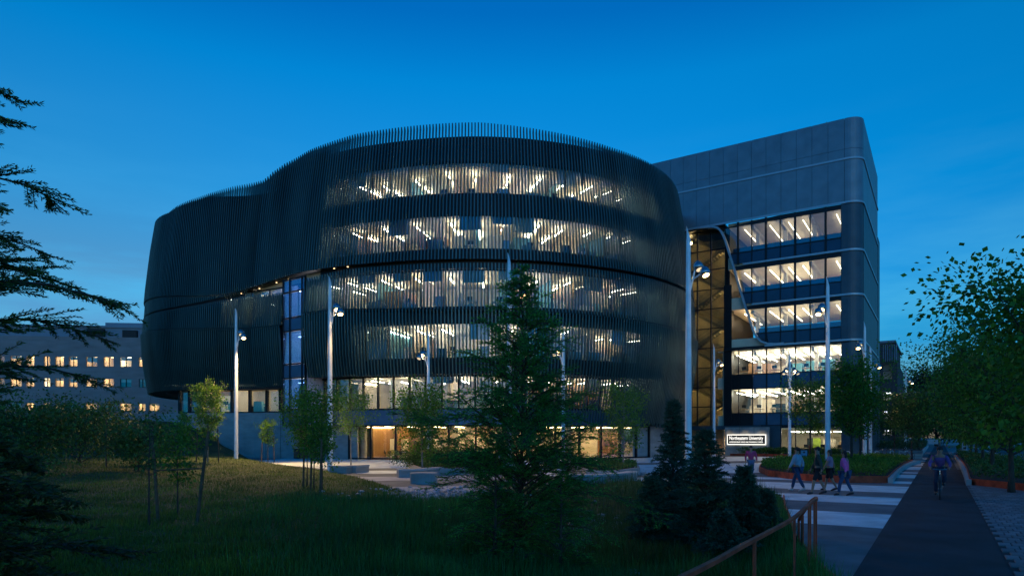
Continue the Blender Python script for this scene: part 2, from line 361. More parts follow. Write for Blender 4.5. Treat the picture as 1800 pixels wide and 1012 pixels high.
TT=np.stack([np.convolve(np.pad(TT[:,i],4,'edge'),ker,'valid') for i in (0,1)],1); TT=nrm(TT)
def cp(s): return np.array([np.interp(s,SL,CC[:,0]),np.interp(s,SL,CC[:,1])])
def ct(s): return nrm(np.array([np.interp(s,SL,TT[:,0]),np.interp(s,SL,TT[:,1])]))
def cn(s): t=ct(s); return np.array([-t[1],t[0]])              # inward
def co(s,d): return cp(s)+cn(s)*d
def spx(s): p=cp(s); return px_of(p)
SS=np.linspace(0,LEN,600); 
# picture position along the face, made monotonic by arc length between the two silhouettes
PXs=np.array([spx(s) for s in SS]); iL=int(np.argmin(PXs[:300])); iR=int(np.argmax(PXs[300:]))+300
PXm=PXs.copy(); PXm[:iL]=PXs[iL]; PXm[iR:]=PXs[iR]
def fpx(s): return float(np.interp(s,SS,PXm))
def s_at(px): return float(np.interp(px,PXm[iL:iR+1],SS[iL:iR+1]))
def frame(s): return (cp(s),ct(s),cn(s))
OFFZ=[(3,1.5),(5,1.05),(7,.65),(10,.15),(13,0),(17.5,.3),(22,.8),(26,1.4),(29.5,2.0)]
def foff(z): return float(np.interp(z,[a for a,_ in OFFZ],[b for _,b in OFFZ]))
def ip(px,T): return float(np.interp(px,[a for a,_ in T],[b for _,b in T]))
ZTOP=[(245,25.2),(275,25.3),(290,25.8),(317,26.4),(350,27.0),(400,27.8),(440,28.15),(446,28.4),(453,28.8),(473,29.4),(513,29.8),(600,30.1),(840,30.1),(1000,29.7),(1100,29.4),(1300,29.2)]
ZA=[(245,16.5),(350,16.3),(400,16.5),(430,16.9),(470,17.4),(520,17.6),(1300,17.5)]
ZW=[(245,14.9),(300,15.2),(350,15.7),(400,16.3),(430,16.9),(1300,17.5)]
ZBT=[(245,14.7),(300,15.0),(350,15.4),(400,15.9),(430,16.2),(492,16.0),(493,16.6),(600,17.2),(1300,17.2)]
ZBB=[(245,13.1),(500,12.9),(510,13.7),(560,13.7),(760,13.2),(1300,12.9)]
ZCB=[(245,6.8),(490,7.1),(530,7.65),(600,7.6),(730,7.4),(800,6.9),(880,5.4),(960,4.0),(1020,3.4),(1300,3.3)]
SLOT0,SLOT1=s_at(492),s_at(531)
GIN=dict(f2=2.3,f3=1.4,f4=1.35,f5=2.0,f6=2.9,g=3.3)
B=wroot('science_building',(-2,60,0),'curved dark research building wrapped in vertical bronze fins, lit windows glowing through','building')
FIN_L=[]
def fin_mesh(s,z0,z1,depth,thick,K=6,jit=0):
    p=cp(s); n=cn(s); t=ct(s); v=[]; f=[]
    for k in range(K):
        z=z0+(z1-z0)*k/(K-1); o=foff(z)+jit
        for dd,tt in ((0,-thick/2),(0,thick/2),(depth,thick/2),(depth,-thick/2)):
            zz=z-(.32 if (k==K-1 and dd>0) else 0)
            q=p+n*(o+dd)+t*tt; v.append((q[0],q[1],zz))
    for k in range(K-1):
        a=4*k
        for j in range(4):
            jj=(j+1)%4; f.append((a+j,a+jj,a+4+jj,a+4+j))
    f.append((3,2,1,0)); a=4*(K-1); f.append((a,a+1,a+2,a+3)); return v,f
fins=[]
s=s_at(246)-16
while s<s_at(1228)+9:
    px=fpx(s); sp=float(np.interp(px,[245,430,470,1300],[.20,.22,.315,.315])); front= (245<px<1229)
    dist=math.hypot(*cp(s)); j=random.uniform(-.01,.01)
    lobe=px<435
    fins.append(('A',s,ip(px,ZA)-random.uniform(0,.05),ip(px,ZTOP),j,px))
    if px<428: fins.append(('W',s,ip(px,ZW),ip(px,ZA)-.06,j+.12,px))
    if not (SLOT0<s<SLOT1):
        fins.append(('B',s,ip(px,ZBB),ip(px,ZBT),j+.05,px))
        zb=ip(px,ZCB)+(random.uniform(-.35,.15) if px>720 else 0)
        fins.append(('C',s,zb,ip(px,ZBB)-.08,j-.08,px))
    s+=sp
def area(f):
    _,s,z0,z1,_,px=f; return (z1-z0)/math.hypot(*cp(s)) * (1 if 300<px<1215 else .3) * (1.0 if px>440 else .8)
order=sorted(range(len(fins)),key=lambda i:-area(fins[i])); top300=set(order[:290])
rb={}
o3=B.location
for i,(ring,s,z0,z1,j,px) in enumerate(fins):
    v,f=fin_mesh(s,z0,z1,.165 if px>440 else .24,.11 if px>440 else .06,7 if ring=='A' else 4,j)
    if i in top300:
        v=[(a-o3.x,b-o3.y,c-o3.z) for a,b,c in v]; me=bpy.data.meshes.new('fin'); me.from_pydata(v,[],f); me.materials.append(m_fin); link_mesh('fin',me,B)
    else:
        m=rb.setdefault(ring,MB()); n=len(m.v); m.v+=v; m.f+=[tuple(k+n for k in q) for q in f]
for k,m in rb.items(): m.build('fin',m_fin,B,kind='stuff')
def ribbon(mb,s0,s1,d0,d1,z0,z1,step=1.0):
    n=max(2,int((s1-s0)/step)+1); S=np.linspace(s0,s1,n)
    g=lambda z,s: z(fpx(s)) if callable(z) else z
    for a,b in zip(S[:-1],S[1:]):
        A0,A1,B0,B1=co(a,d0),co(a,d1),co(b,d0),co(b,d1)
        mb.hexa([(*A0,g(z0,a)),(*B0,g(z0,b)),(*B1,g(z0,b)),(*A1,g(z0,a))],[(*A0,g(z1,a)),(*B0,g(z1,b)),(*B1,g(z1,b)),(*A1,g(z1,a))])
SA,SZ=s_at(246)-26,s_at(1228)+18
SLOB=s_at(455)
# opaque skin behind the fins of the solid left part, spandrel bands and parapet
def rib(name,m,*a): q=MB(); ribbon(q,*a); return q.build(name,m,B)
rib('solid_wall',m_fascia,SA,SLOB,1.0,1.2,lambda p:ip(p,ZA)+.05,lambda p:19,1)
for k in range(6):
    z0=19+k*1.3; dd=foff(z0+.65)+.5
    rib('solid_wall',m_fascia,SA,SLOB,dd,dd+.3,lambda p,z0=z0:min(z0,ip(p,ZTOP)-.3),lambda p,z0=z0:min(z0+1.3,ip(p,ZTOP)-.12),1)
rib('solid_wall',m_fascia,SLOB,s_at(560),1.0,1.2,lambda p:ip(p,ZA)+.05,19,1)
for k in range(8):
    z0=19+k*1.3; dd=foff(z0+.65)+.55
    rib('solid_wall',m_fascia,SLOB,s_at(560),dd,dd+.3,lambda p,z0=z0:min(z0,ip(p,ZTOP)-.5),lambda p,z0=z0:min(z0+1.3,ip(p,ZTOP)-.45),1)
rib('solid_wall',m_fascia,SA,s_at(392),.75,.95,13,16.2,1)
rib('solid_wall',m_fascia,s_at(531),s_at(542),.75,.95,13,16.2,1)
rib('solid_wall',m_fascia,SA,s_at(490),1.1,1.25,7.4,13.2,1)
rib('solid_wall',m_fascia,s_at(532),s_at(630),1.1,1.25,7.7,13.4,1)
rib('solid_wall',m_fascia,s_at(1165),SZ,2.3,2.5,3.2,28.0,1)
def band(z0,z1,d,m,a=SLOB,b=SZ,name='spandrel_band',th=.3):
    mb=MB(); ribbon(mb,a,b,d,d+th,z0,z1,1.2); return mb.build(name,m,B)
S5=s_at(545)
band(27.0,29.2,2.75,m_fascia,S5,name='parapet'); band(21.9,23.8,1.9,m_fascia,S5); band(16.95,18.7,1.3,m_fascia,S5)
band(12.2,13.5,1.2,m_fascia,SLOT1); band(7.65,9.0,1.25,m_fascia,SLOT1)
# soffit under the upper tier and shadow ledges between tiers
mb=MB(); ribbon(mb,SA,SZ,.75,3.2,lambda p:ip(p,ZA)+.06,lambda p:ip(p,ZA)+.3,1); mb.build('soffit',m_fascia,B)
rib('fin_ledge',m_black,SA,SLOT0,.15,1.2,lambda p:ip(p,ZBB)-.07,lambda p:ip(p,ZBB)+.02,1); rib('fin_ledge',m_black,SLOT1,SZ,.15,1.2,lambda p:ip(p,ZBB)-.07,lambda p:ip(p,ZBB)+.02,1)
rib('lower_soffit',m_fascia,SA,SLOT0,.7,2.4,6.9,7.2,1); rib('lower_soffit',m_fascia,SLOT1,SZ,.9,3.4,7.66,7.9,1)
# roof
poly=[co(s,3.05) for s in np.linspace(s_at(478),SZ-3,70)]+[np.array([-16,98.])]
lob=[co(s,2.4) for s in np.linspace(SA+3,s_at(478),40)]+[np.array([-16,98.])]
mb=MB(); mb.prism([tuple(p) for p in lob],24.5,24.7); mb.build('roof',mat('roof_membrane',(.06,.06,.065),.9),B)
mb=MB(); mb.prism([tuple(p) for p in poly],27.2,27.35); mb.build('roof',mat('roof_membrane',(.06,.06,.065),.9),B)
# floor plates: white ceilings below, floors on top
for nm,z0,z1,d in (('2',3.25,4.6,3.35),('3',7.68,8.95,2.35),('4',12.25,13.45,1.55),('5',17.0,18.65,1.65),('6',21.95,23.75,2.25),('r',26.62,26.98,3.1)):
    if nm=='r': d=3.15
    P=[tuple(co(s,d)) for s in np.linspace(SA+3,SZ-3,90)] if nm!='r' else [tuple(co(s,d)) for s in np.linspace(s_at(478),SZ-3,70)]+[(-16,98)]
    mb=MB(); mb.prism(P,z0,z1); mb.build('floor_slab',m_ceil,B)
FL=dict(g=(.05,3.2),f2=(4.6,7.65),f3=(9.0,12.2),f4=(13.5,16.9),f5=(18.7,21.9),f6=(23.8,27.0))
CEIL=dict(g=3.2,f2=7.6,f3=12.15,f4=16.85,f5=21.9,f6=26.6)
GD=dict(g=3.2,f2=2.25,f3=1.4,f4=1.4,f5=2.0,f6=2.95)
S0F=dict(g=s_at(575),f2=s_at(285),f3=s_at(632),f4=s_at(394),f5=s_at(560),f6=s_at(560))
S1F=dict(g=s_at(1190),f2=s_at(1165),f3=s_at(1165),f4=s_at(1165),f5=s_at(1165),f6=s_at(1165))
pane_n=0
for fl in ('g','f2','f3','f4','f5','f6'):
    z0,z1=FL[fl]; d=GD[fl]; w={'g':2.6,'f2':1.62}.get(fl,2.0)
    n=int((S1F[fl]-S0F[fl])/w); ed=np.linspace(S0F[fl],S1F[fl],n+1); mu=MB(); 
    for i in range(n):
        a,b=ed[i],ed[i+1]; c=(a+b)/2
        if fl=='f4' and SLOT0-.5<c<SLOT1+.5: continue
        A,Bq=co(a+.04,d),co(b-.04,d); g=MB(); nn=cn(c)*.03
        g.hexa([(*A,z0),(*Bq,z0),(*(Bq+nn),z0),(*(A+nn),z0)],[(*A,z1),(*Bq,z1),(*(Bq+nn),z1),(*(A+nn),z1)])
        g.build('window_pane',m_glass,B); pane_n+=1
    for i,a in enumerate(ed):
        wd={'g':.16,'f2':.13 if fpx(a)>500 else .26}.get(fl,.05); dd=.22 if fl in('g','f2') else .12
        mu.fbox((co(a,d),ct(a),cn(a)),-wd/2,wd/2,-dd,.03,z0,z1)
    for zz in (z0,z1-.12): ribbon(mu,ed[0],ed[-1],d-.08,d+.09,zz,zz+.12,1.5)
    mu.build('window_frame',m_black,B)
    # interior: back wall, partitions, light strips
    bw=MB(); dep={'g':7,'f2':8}.get(fl,7.5)
    ribbon(bw,SA+12,S1F[fl]+8,d+dep,d+dep+.2,z0-.02,CEIL[fl]-.01,1.6); bw.build('interior_wall',{'f4':m_white,'f3':m_white,'g':m_cream,'f2':m_cream}.get(fl,m_white),B)
    a=S0F[fl]+1.0; k=0
    cols=[m_white,m_cream,m_teal,m_brown,m_cream,m_teal]
    if fl in('f5','f6'): cols=[m_cream,m_white,m_cream,m_teal,m_white,m_brown]
    if fl in ('g','f2'): cols=[m_cream,m_white,m_brown]
    rr=random.Random(hash(fl)%97 if False else {'g':3,'f2':5,'f3':9,'f4':12,'f5':21,'f6':33}[fl])
    while a<S1F[fl]:
        pb=MB(); pb.fbox((co(a,d),ct(a),cn(a)),-.07,.07,2.2+rr.uniform(0,1),dep-.02,z0+.01,CEIL[fl]-.02)
        pb.build('partition_wall',cols[rr.randrange(len(cols))],B)
        if rr.random()<.9:      # a cupboard block or screen along the back
            q=a+rr.uniform(.9,1.6); wq=rr.uniform(.8,2.2); hq=rr.uniform(1.2,2.4); bb=MB(); bb.fbox((co(q,d),ct(q),cn(q)),0,wq,rr.uniform(2.5,4.5),5.2,z0+.02,z0+hq); bb.build('cupboard',cols[rr.randrange(len(cols))],B)
        a+=rr.uniform(2.2,5.5); k+=1
    q=S0F[fl]+2
    while q<S1F[fl]-1 and fl!='g':
        if rr.random()<.55:
            bb=MB(); hb=rr.uniform(.5,1.6); bb.fbox((co(q,d),ct(q),cn(q)),-.9,.9,.18,.2,z1-hb,z1-.03); bb.build('roller_blind',[m_bluepanel,m_teal,m_white][rr.randrange(3)],B)
        if rr.random()<.7:
            bb=MB(); wq=rr.uniform(.5,1.4); bb.fbox((co(q,d),ct(q),cn(q)),0,wq,.5,.9,z0+.02,z0+rr.uniform(.7,1.2)); bb.build('low_cabinet',[m_black,m_teal,m_brown,m_bluepanel][rr.randrange(4)],B)
        q+=rr.uniform(1.9,4.5)
    a=S0F[fl]+1.2
    while a<S1F[fl]+2:
        zc=CEIL[fl]; st=MB()
        if fl=='g':
            st.fbox((co(a,d),ct(a),cn(a)),-.09,.09,1.0,5.5,zc-.16,zc-.1); st.build('light_strip',m_warm,B)
        else:
            w0=rr.uniform(.9,2.0); L_=rr.uniform(1.3,2.3); h_=rr.uniform(.18,.4)
            if rr.random()<.9: st.fbox((co(a,d),ct(a),cn(a)),-.03,.03,w0,w0+L_,zc-h_-.05,zc-h_); st.build('light_strip',m_strip,B)
            st=MB(); w0+=L_+rr.uniform(.6,1.2); st.fbox((co(a,d),ct(a),cn(a)),-.03,.03,w0,min(w0+2.0,dep-.3),zc-.2,zc-.15)
            st.build('light_strip',m_strip,B)
        a+=rr.uniform(2.6,4.0) if fl!='g' else 2.6
print('panes',pane_n)
# blue metal spandrel panels between the first and second storey
pn=MB(); n=int((S1F['f2']-s_at(520))/1.62)
for i in range(n):
    a=s_at(520)+i*1.62; A,Bq=co(a+.02,2.15),co(a+1.6,2.15); nn=cn(a+.8)*.1; g=MB()
    g.hexa([(*A,3.22),(*Bq,3.22),(*(Bq+nn),3.22),(*(A+nn),3.22)],[(*A,4.58),(*Bq,4.58),(*(Bq+nn),4.58),(*(A+nn),4.58)]); g.build('spandrel_panel',m_bluepanel,B)
mb=MB(); ribbon(mb,s_at(520),SZ,2.26,3.6,3.2,4.6,1.5); mb.build('panel_backing',m_black,B)
# columns and floor of the ground storey
for a in np.arange(s_at(590),s_at(1180),7.8):
    mb=MB(); c=co(a,4.2); mb.lathe([(.33,.02),(.33,3.2)],14,(c[0],c[1],0)); mb.build('column',m_conc,B)
mb=MB(); P=[tuple(co(s,3.25)) for s in np.linspace(s_at(520),SZ-3,70)]; P+=[(22,100),(-20,100)]
mb.prism(P,.012,.035,bottom=False); mb.build('ground_floor',m_floor,B)
rib('base_wall',m_conc,s_at(515),s_at(590),3.2,3.4,0,3.2,1); rib('base_wall',m_conc,s_at(1160),SZ,3.2,3.4,0,3.2,1)
# concrete plinth on the left
mb=MB(); ribbon(mb,SA+8,s_at(492),1.6,2.2,-.4,4.58,1); mb.build('concrete_plinth',m_conc,B)
mb=MB(); ribbon(mb,s_at(492)+.0,s_at(530),3.25,3.6,-.4,3.2,1); mb.build('concrete_plinth',m_conc,B)
for px_ in (418,446,470):
    mb=MB(); mb.fbox(frame(s_at(px_)),-.015,.015,1.58,1.6,0,4.5); mb.build('wall_joint',m_black,B)
# glazed slot tower between the two finned masses
fr=(co((SLOT0+SLOT1)/2,.45),ct((SLOT0+SLOT1)/2),cn((SLOT0+SLOT1)/2)); hw=(SLOT1-SLOT0)/2
sm=MB()
for u in (-hw,-hw*.38,hw*.72,hw): sm.fbox(fr,u-.045,u+.045,-.12,.1,3.2,17.2)
for z in (3.2,4.75,7.7,9.05,12.2,13.45,15.9,17.1): sm.fbox(fr,-hw+.05,hw-.05,-.1,.08,z-.05,z+.05)
sm.build('window_frame',m_black,B)
eds=[-hw,-hw*.38,hw*.72,hw]
for i in range(3):
    for (z0,z1,mm_) in ((3.3,4.65,m_bluepanel),(4.85,7.6,m_glass_b),(7.8,8.95,m_bluepanel),(9.15,12.1,m_glass_b),(12.3,13.35,m_bluepanel),(13.55,15.8,m_glass_b),(16.0,17.0,m_glass_b)):
        g=MB(); g.fbox(fr,eds[i]+.05,eds[i+1]-.05,-.02,.02,z0,z1); g.build('window_pane' if mm_ is m_glass_b else 'spandrel_panel',mm_,B)
lav=mat('lavender_wall',(.42,.40,.50),.8)
g=MB(); g.fbox(fr,-hw+.1,hw+1.2,4.0,4.2,3.3,17); g.build('interior_wall',lav,B)
g=MB(); g.fbox(fr,-hw-.1,-hw+.02,.15,4.2,3.3,17); g.fbox(fr,hw-.02,hw+.1,.15,4.2,3.3,17); g.build('interior_wall',lav,B)
for z in (4.7,8.98,13.4):
    g=MB(); g.fbox(fr,-hw+.05,hw,.15,4,z-1.2,z-.0); g.build('floor_slab',m_white,B)
for z in (7.45,11.95,16.4):
    g=MB(); g.fbox(fr,-hw*.25,hw*.45,1.2,2.0,z-.1,z-.04); g.build('light_panel',emis('cool_light',(.95,.92,1),6),B)
    g=MB(); g.fbox(fr,-hw*.8,-hw*.6,1.4,1.7,z-.1,z-.04); g.build('light_panel',emis('cool_light',(.95,.92,1),6),B)
# warm downlights in the soffit of the left recess
for px_ in (412,440,468,488,575,600):
    a=s_at(px_); c=co(a,1.25 if px_<500 else .95); z=ip(px_,ZA)+.02; mb=MB(); mb.lathe([(.08,z-.04),(.08,z)],10,(c[0],c[1],0)); mb.build('downlight',emis('downlight_glow',(1,.70,.35),1.5),B)
# ground-floor entrance glow and loungers seen inside
# ---------------------------------------------------------------- the straight wing
C0=Vector((37,69.8)); E=Vector((-.8388,.5445)); W_=Vector((.5445,.8388))     # E: along the face to the left, W_: inward
WF=((C0.x,C0.y),(E.x,E.y),(W_.x,W_.y))
def Fuv(px,py):
    r=(px-CX)/F; u=(C0.x-r*C0.y)/(r*E.y-E.x); Y=C0.y+u*E.y; return u,CAMZ+(HY-py)/F*Y
def FP(u,w,z=0): return Vector((C0.x+E.x*u+W_.x*w,C0.y+E.y*u+W_.y*w,z))
Wg=wroot('laboratory_wing',FP(12,0),'tall straight building wing with grey metal panels, rounded corner and lit office rows','building')
RC=1.3
def corner_path(w_off,u_end,s_end,k=8):
    """plan path: front face -> rounded corner -> side face, moved outward by w_off"""
    P=[FP(u_end,-w_off)]; 
    for i in range(k+1):
        a=PI/2*i/k; r=RC+w_off; P.append(FP(RC-r*math.sin(a),RC-r*math.cos(a)))
    P.append(FP(-w_off,s_end)); return P
def plan_band(mb,w0,w1,z0,z1,u_end,s_end):
    A=corner_path(w1,u_end,s_end); Bq=corner_path(w0,u_end,s_end)
    for i in range(len(A)-1):
        a,b,c,d=A[i],A[i+1],Bq[i+1],Bq[i]
        mb.hexa([(a.x,a.y,z0),(b.x,b.y,z0),(c.x,c.y,z0),(d.x,d.y,z0)],[(a.x,a.y,z1),(b.x,b.y,z1),(c.x,c.y,z1),(d.x,d.y,z1)])
TOPZ=36.2; UE=44; SE=20
mb=MB(); plan_band(mb,-.4,-.06,27.3,TOPZ-.1,UE,SE); mb.build('panel_backing',m_black,Wg)
# roof cap
poly=[tuple(FP(UE,0))[:2]]+[tuple(p)[:2] for p in corner_path(-.1,UE,SE)][1:]+[tuple(FP(UE,SE))[:2]]
mb=MB(); mb.prism(poly,TOPZ-.25,TOPZ-.1); mb.build('roof',MATS['roof_membrane'],Wg)
def panel(u0,u1,z0,z1,m=m_mesh,w=0.0,name='wall_panel'):
    g=MB(); g.fbox(WF,u0+.015,u1-.015,w-.06,w+.02,z0+.015,z1-.015); g.build(name,m,Wg)
rows=[(32.9,TOPZ),(31.95,32.9),(27.3,31.75)]
edges=[RC+.35+i*1.6 for i in range(0,15)]
for (z0,z1) in rows:
    for i in range(len(edges)-1): panel(edges[i],edges[i+1],z0,z1,m_mesh,-random.uniform(0,.006))
    # rounded corner panel
    g=MB(); A=corner_path(.06,RC+.33,RC); Bq=corner_path(-.02,RC+.33,RC)
    for i in range(len(A)-1):
        a,b,c,d=A[i],A[i+1],Bq[i+1],Bq[i]; g.hexa([(a.x,a.y,z0+.015),(b.x,b.y,z0+.015),(c.x,c.y,z0+.015),(d.x,d.y,z0+.015)],[(a.x,a.y,z1-.015),(b.x,b.y,z1-.015),(c.x,c.y,z1-.015),(d.x,d.y,z1-.015)])
    g.build('corner_panel',m_mesh,Wg,smooth=False)
# side face
SF=((FP(0,0).x,FP(0,0).y),(W_.x,W_.y),(E.x,E.y))
for (z0,z1) in [(27.3,TOPZ),(22.3,27.2),(17.5,22.2),(12.6,17.4),(7.8,12.5),(0,7.7)]:
    k=0; s0=RC
    while s0<SE-.1:
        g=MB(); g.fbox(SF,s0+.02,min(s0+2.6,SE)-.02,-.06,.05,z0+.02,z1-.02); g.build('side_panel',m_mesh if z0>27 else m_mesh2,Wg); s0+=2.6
g=MB(); g.fbox(SF,RC,SE,.05,.35,0,TOPZ-.2); g.build('side_wall',m_black,Wg)
g=MB(); g.fbox(SF,SE+.02,SE+3,-.1,.6,0,28.3); g.build('rear_fin_wall',m_mesh2,Wg)
# cornice lines
CORN=[31.85,27.2,22.1,17.35,12.5]
for z in CORN:
    u_end={31.85:UE,27.2:UE,22.1:12.2,17.35:11.2,12.5:9.8}[z]
    g=MB(); plan_band(g,0,.16,z-.10,z+.10,u_end,SE); g.build('cornice',m_trim,Wg)
# the slanting trim, from picture positions on the facade
DG=[(1222,401.5),(1240,399.5),(1254,399),(1262,401),(1268,407),(1274,420),(1290,470),(1300,505),(1313,547),(1324,580),(1330,592),(1338,600),(1350,604),(1366,604.5),(1378,603)]
DP=[Fuv(*p) for p in DG]
g=MB()
for a,b in zip(DP[:-1],DP[1:]):
    pa,pb=np.array(a),np.array(b); dd=nrm(pb-pa); nn=np.array([-dd[1],dd[0]])*.11
    q=[pa-nn,pb-nn,pb+nn,pa+nn]
    g.hexa([FP(x[0],-.17,x[1]) for x in q],[FP(x[0],.5,x[1]) for x in q])
g.build('slanted_trim',m_trim,Wg)
def dgu(z):  # facade u of the slanting line at height z
    for a,b in zip(DP[2:-1],DP[3:]):
        if (a[1]-z)*(b[1]-z)<=0: return a[0]+(b[0]-a[0])*((z-a[1])/((b[1]-a[1]) or 1e-6))
    return DP[-2][0]
# office rows between the cornices
GRID=1.55; 
def ledge(u0,u1,z0,z1,w0,w1,m,name):
    g=MB(); g.fbox(WF,u0,u1,w0,w1,z0,z1); return g.build(name,m,Wg)
rowsW=[(22.2,27.1,23.55,26.65),(17.45,22.0,18.85,21.55),(12.6,17.25,14.0,16.85)]
for (zb,zt,g0,g1) in rowsW:
    # end pier and rounded dark corner
    g=MB(); A=corner_path(.0,1.95,RC); Bq=corner_path(-.4,1.95,RC)
    for i in range(len(A)-1):
        a,b,c,d=A[i],A[i+1],Bq[i+1],Bq[i]; g.hexa([(a.x,a.y,zb),(b.x,b.y,zb),(c.x,c.y,zb),(d.x,d.y,zb)],[(a.x,a.y,zt),(b.x,b.y,zt),(c.x,c.y,zt),(d.x,d.y,zt)])
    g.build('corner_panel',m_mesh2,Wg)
    uR=1.95; uL=max(dgu(g0),dgu(g1))+.0; uL2=dgu(zb+.3)
    g=MB()
    for (z0,z1) in ((g1,zt),):
        a,b=dgu(z0)-.05,dgu(z1)-.05; q=[(uR,z0),(a,z0),(b,z1),(uR,z1)]; g.hexa([FP(x[0],.1,x[1]) for x in q],[FP(x[0],.4,x[1]) for x in q])
    g.build('spandrel_band',m_fascia,Wg)
    k=0; u=uR; mu=MB()
    while u<dgu(g1)-.3:
        u1=u+GRID; lim0=dgu(g0)-.12; lim1=dgu(g1)-.12
        q=[(u+.06,g0),(min(u1-.06,lim0),g0),(min(u1-.06,lim1),g1),(u+.06,g1)]
        if q[1][0]>q[0][0]+.1:
            g=MB(); g.hexa([FP(x[0],.17,x[1]) for x in q],[FP(x[0],.20,x[1]) for x in q]); g.build('window_pane',m_glass,Wg)
            s0,s1=zb+.1,g0-.05; q=[(u+.04,s0),(min(u1-.04,dgu(s0)-.12),s0),(min(u1-.04,dgu(s1)-.12),s1),(u+.04,s1)]
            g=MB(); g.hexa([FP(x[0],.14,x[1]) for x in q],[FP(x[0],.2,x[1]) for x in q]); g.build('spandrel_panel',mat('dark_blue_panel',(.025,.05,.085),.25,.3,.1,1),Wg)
        wd=.11 if k%2 else .045
        if u<dgu(zb+.4)-.1: mu.fbox(WF,u-wd,u+wd,.02,.26,zb,zt)
        u=u1; k+=1
    a,b=dgu(g0)-.1,dgu(g1)-.1
    mu.fbox(WF,uR,a,.06,.24,g0-.07,g0+.04); mu.fbox(WF,uR,b,.06,.24,g1-.04,g1+.06)
    mu.build('window_frame',m_black,Wg)
    # interior
    ledge(.4,14.0,zb-.45,zb+.95,.42,15,m_ceil,'floor_slab')
    ledge(-.0+.5,14,zb+.96,zt-.46,14.5,14.7,m_cream,'interior_wall')
    for u in (1.2,5.1,8.2,11.3):
        ledge(u-.2,u+.2,zb+.96,zt-.46,3.2,3.6,m_white,'column')
        ledge(u-.16,u+.16,zt-.85,zt-.46,.6,9.4,m_white,'ceiling_beam')
    for u in (2.5,5.9,7.4,9.4,12.2):
        ledge(u-.03,u+.03,zt-.80,zt-.75,.8,9.6,emis('light_strip_mid',(1,.80,.52),10) if zt<26 else emis('light_strip_dim',(1,.80,.55),5),'light_strip')
    ledge(2.0,dgu(g0)-.3,zb+.96,g0+.62,.42,.5,MATS['dark_blue_panel'],'reflection_band')  # dark blue strip added behind the panes, imitating reflection in their lower part
    for u,h in ((2.4,1.6),(4.4,1.3),(6.6,1.8),(8.9,1.4),(11,1.5)):
        ledge(u-.5,u+.5,zb+.97,zb+.97+h,5.5,6.2,random.choice([m_teal,m_brown,m_cream]),'cupboard')
ledge(.4,14.0,26.75,27.15,.42,15,m_ceil,'floor_slab')
# lower curtain wall
LW=.55
lowrows=[(7.75,9.35,'s'),(9.4,12.2,'g'),(3.5,4.85,'s'),(4.9,7.7,'g')]
mu=MB(); uu=[1.95+i*GRID for i in range(9)]; UL=uu[-1]
for u in uu: mu.fbox(WF,u-.05,u+.05,LW-.18,LW+.06,.3 if u<9 else 3.45,12.35)
for z in (3.45,4.87,7.72,9.37,12.25): mu.fbox(WF,uu[0],UL,LW-.12,LW+.05,z-.05,z+.05)
for z in (.5,3.2): mu.fbox(WF,uu[0],uu[4],LW-.12,LW+.05,z-.05,z+.05)
mu.build('window_frame',m_black,Wg)
for (z0,z1,k) in lowrows:
    for i in range(len(uu)-1):
        g=MB(); g.fbox(WF,uu[i]+.06,uu[i+1]-.06,LW,LW+.03,z0,z1)
        if k=='g': g.build('window_pane',m_glass if not(z0>9 and i<6) else m_glass,Wg)
        else: g.build('spandrel_panel',mat('blue_spandrel',(.045,.09,.16),.25,.3,.1,1) if i<6 else m_black,Wg)
for i in range(4):
    g=MB(); g.fbox(WF,uu[i]+.06,uu[i+1]-.06,LW,LW+.03,.56,3.14); g.build('window_pane',m_glass,Wg)
ledge(1.2,UL+.1,12.25,12.55,.0,1.2,m_fascia,'soffit')
g=MB(); A=corner_path(-.1,1.95,RC); Bq=corner_path(-.5,1.95,RC)
for i in range(len(A)-1):
    a,b,c,d=A[i],A[i+1],Bq[i+1],Bq[i]; g.hexa([(a.x,a.y,0),(b.x,b.y,0),(c.x,c.y,0),(d.x,d.y,0)],[(a.x,a.y,12.4),(b.x,b.y,12.4),(c.x,c.y,12.4),(d.x,d.y,12.4)])
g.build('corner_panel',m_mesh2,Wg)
ledge(1.95,uu[4],0,.45,LW-.1,LW+.2,m_conc,'base_wall'); ledge(1.95,UL,3.2,3.5,LW,LW+.3,m_black,'spandrel_band')
ledge(uu[4]+.06,10.3,0,3.4,LW-.1,LW+.15,m_mesh2,'entrance_pier')
for (zf,zc) in ((-.0,3.15),(4.5,7.75),(9.0,12.2)):
    if zf>1: ledge(.5,UL+1,zf-1.2,zf+.15,LW+.35,15,m_ceil,'floor_slab')
    ledge(.5,UL+1,zf+.16,zc-.02,14,14.2,m_cream,'interior_wall'); ledge(UL+.3,UL+.45,zf+.16,zc,1,14,m_cream,'interior_wall')
    if zf>1: 
        ledge(UL-.2,UL+.2,zf+.16,zc,2,2.4,m_white,'column')
    for u in (2.8,4.3,5.8,7.3,8.9,10.5,12.1,13.2):
        if zf<1 and u>8: continue
        ledge(u-.03,u+.03,zc-.45,zc-.40,1.2,10.5,m_strip_w,'light_strip')
    for u in (4.9,8.0,11.1):
        if zf>1: ledge(u-.2,u+.2,zf+.16,zc,3.4,3.8,m_white,'column'); ledge(u-.12,u+.12,zc-.55,zc-.01,.9,8.9,m_white,'ceiling_beam')
ledge(.5,UL+1,12.2,12.3,LW+.35,15,m_ceil,'floor_slab')
ledge(14.36,14.46,3,27,1.6,13,m_fascia,'side_wall')
ledge(14.02,14.2,12.4,27,1.2,13,m_fascia,'side_wall')
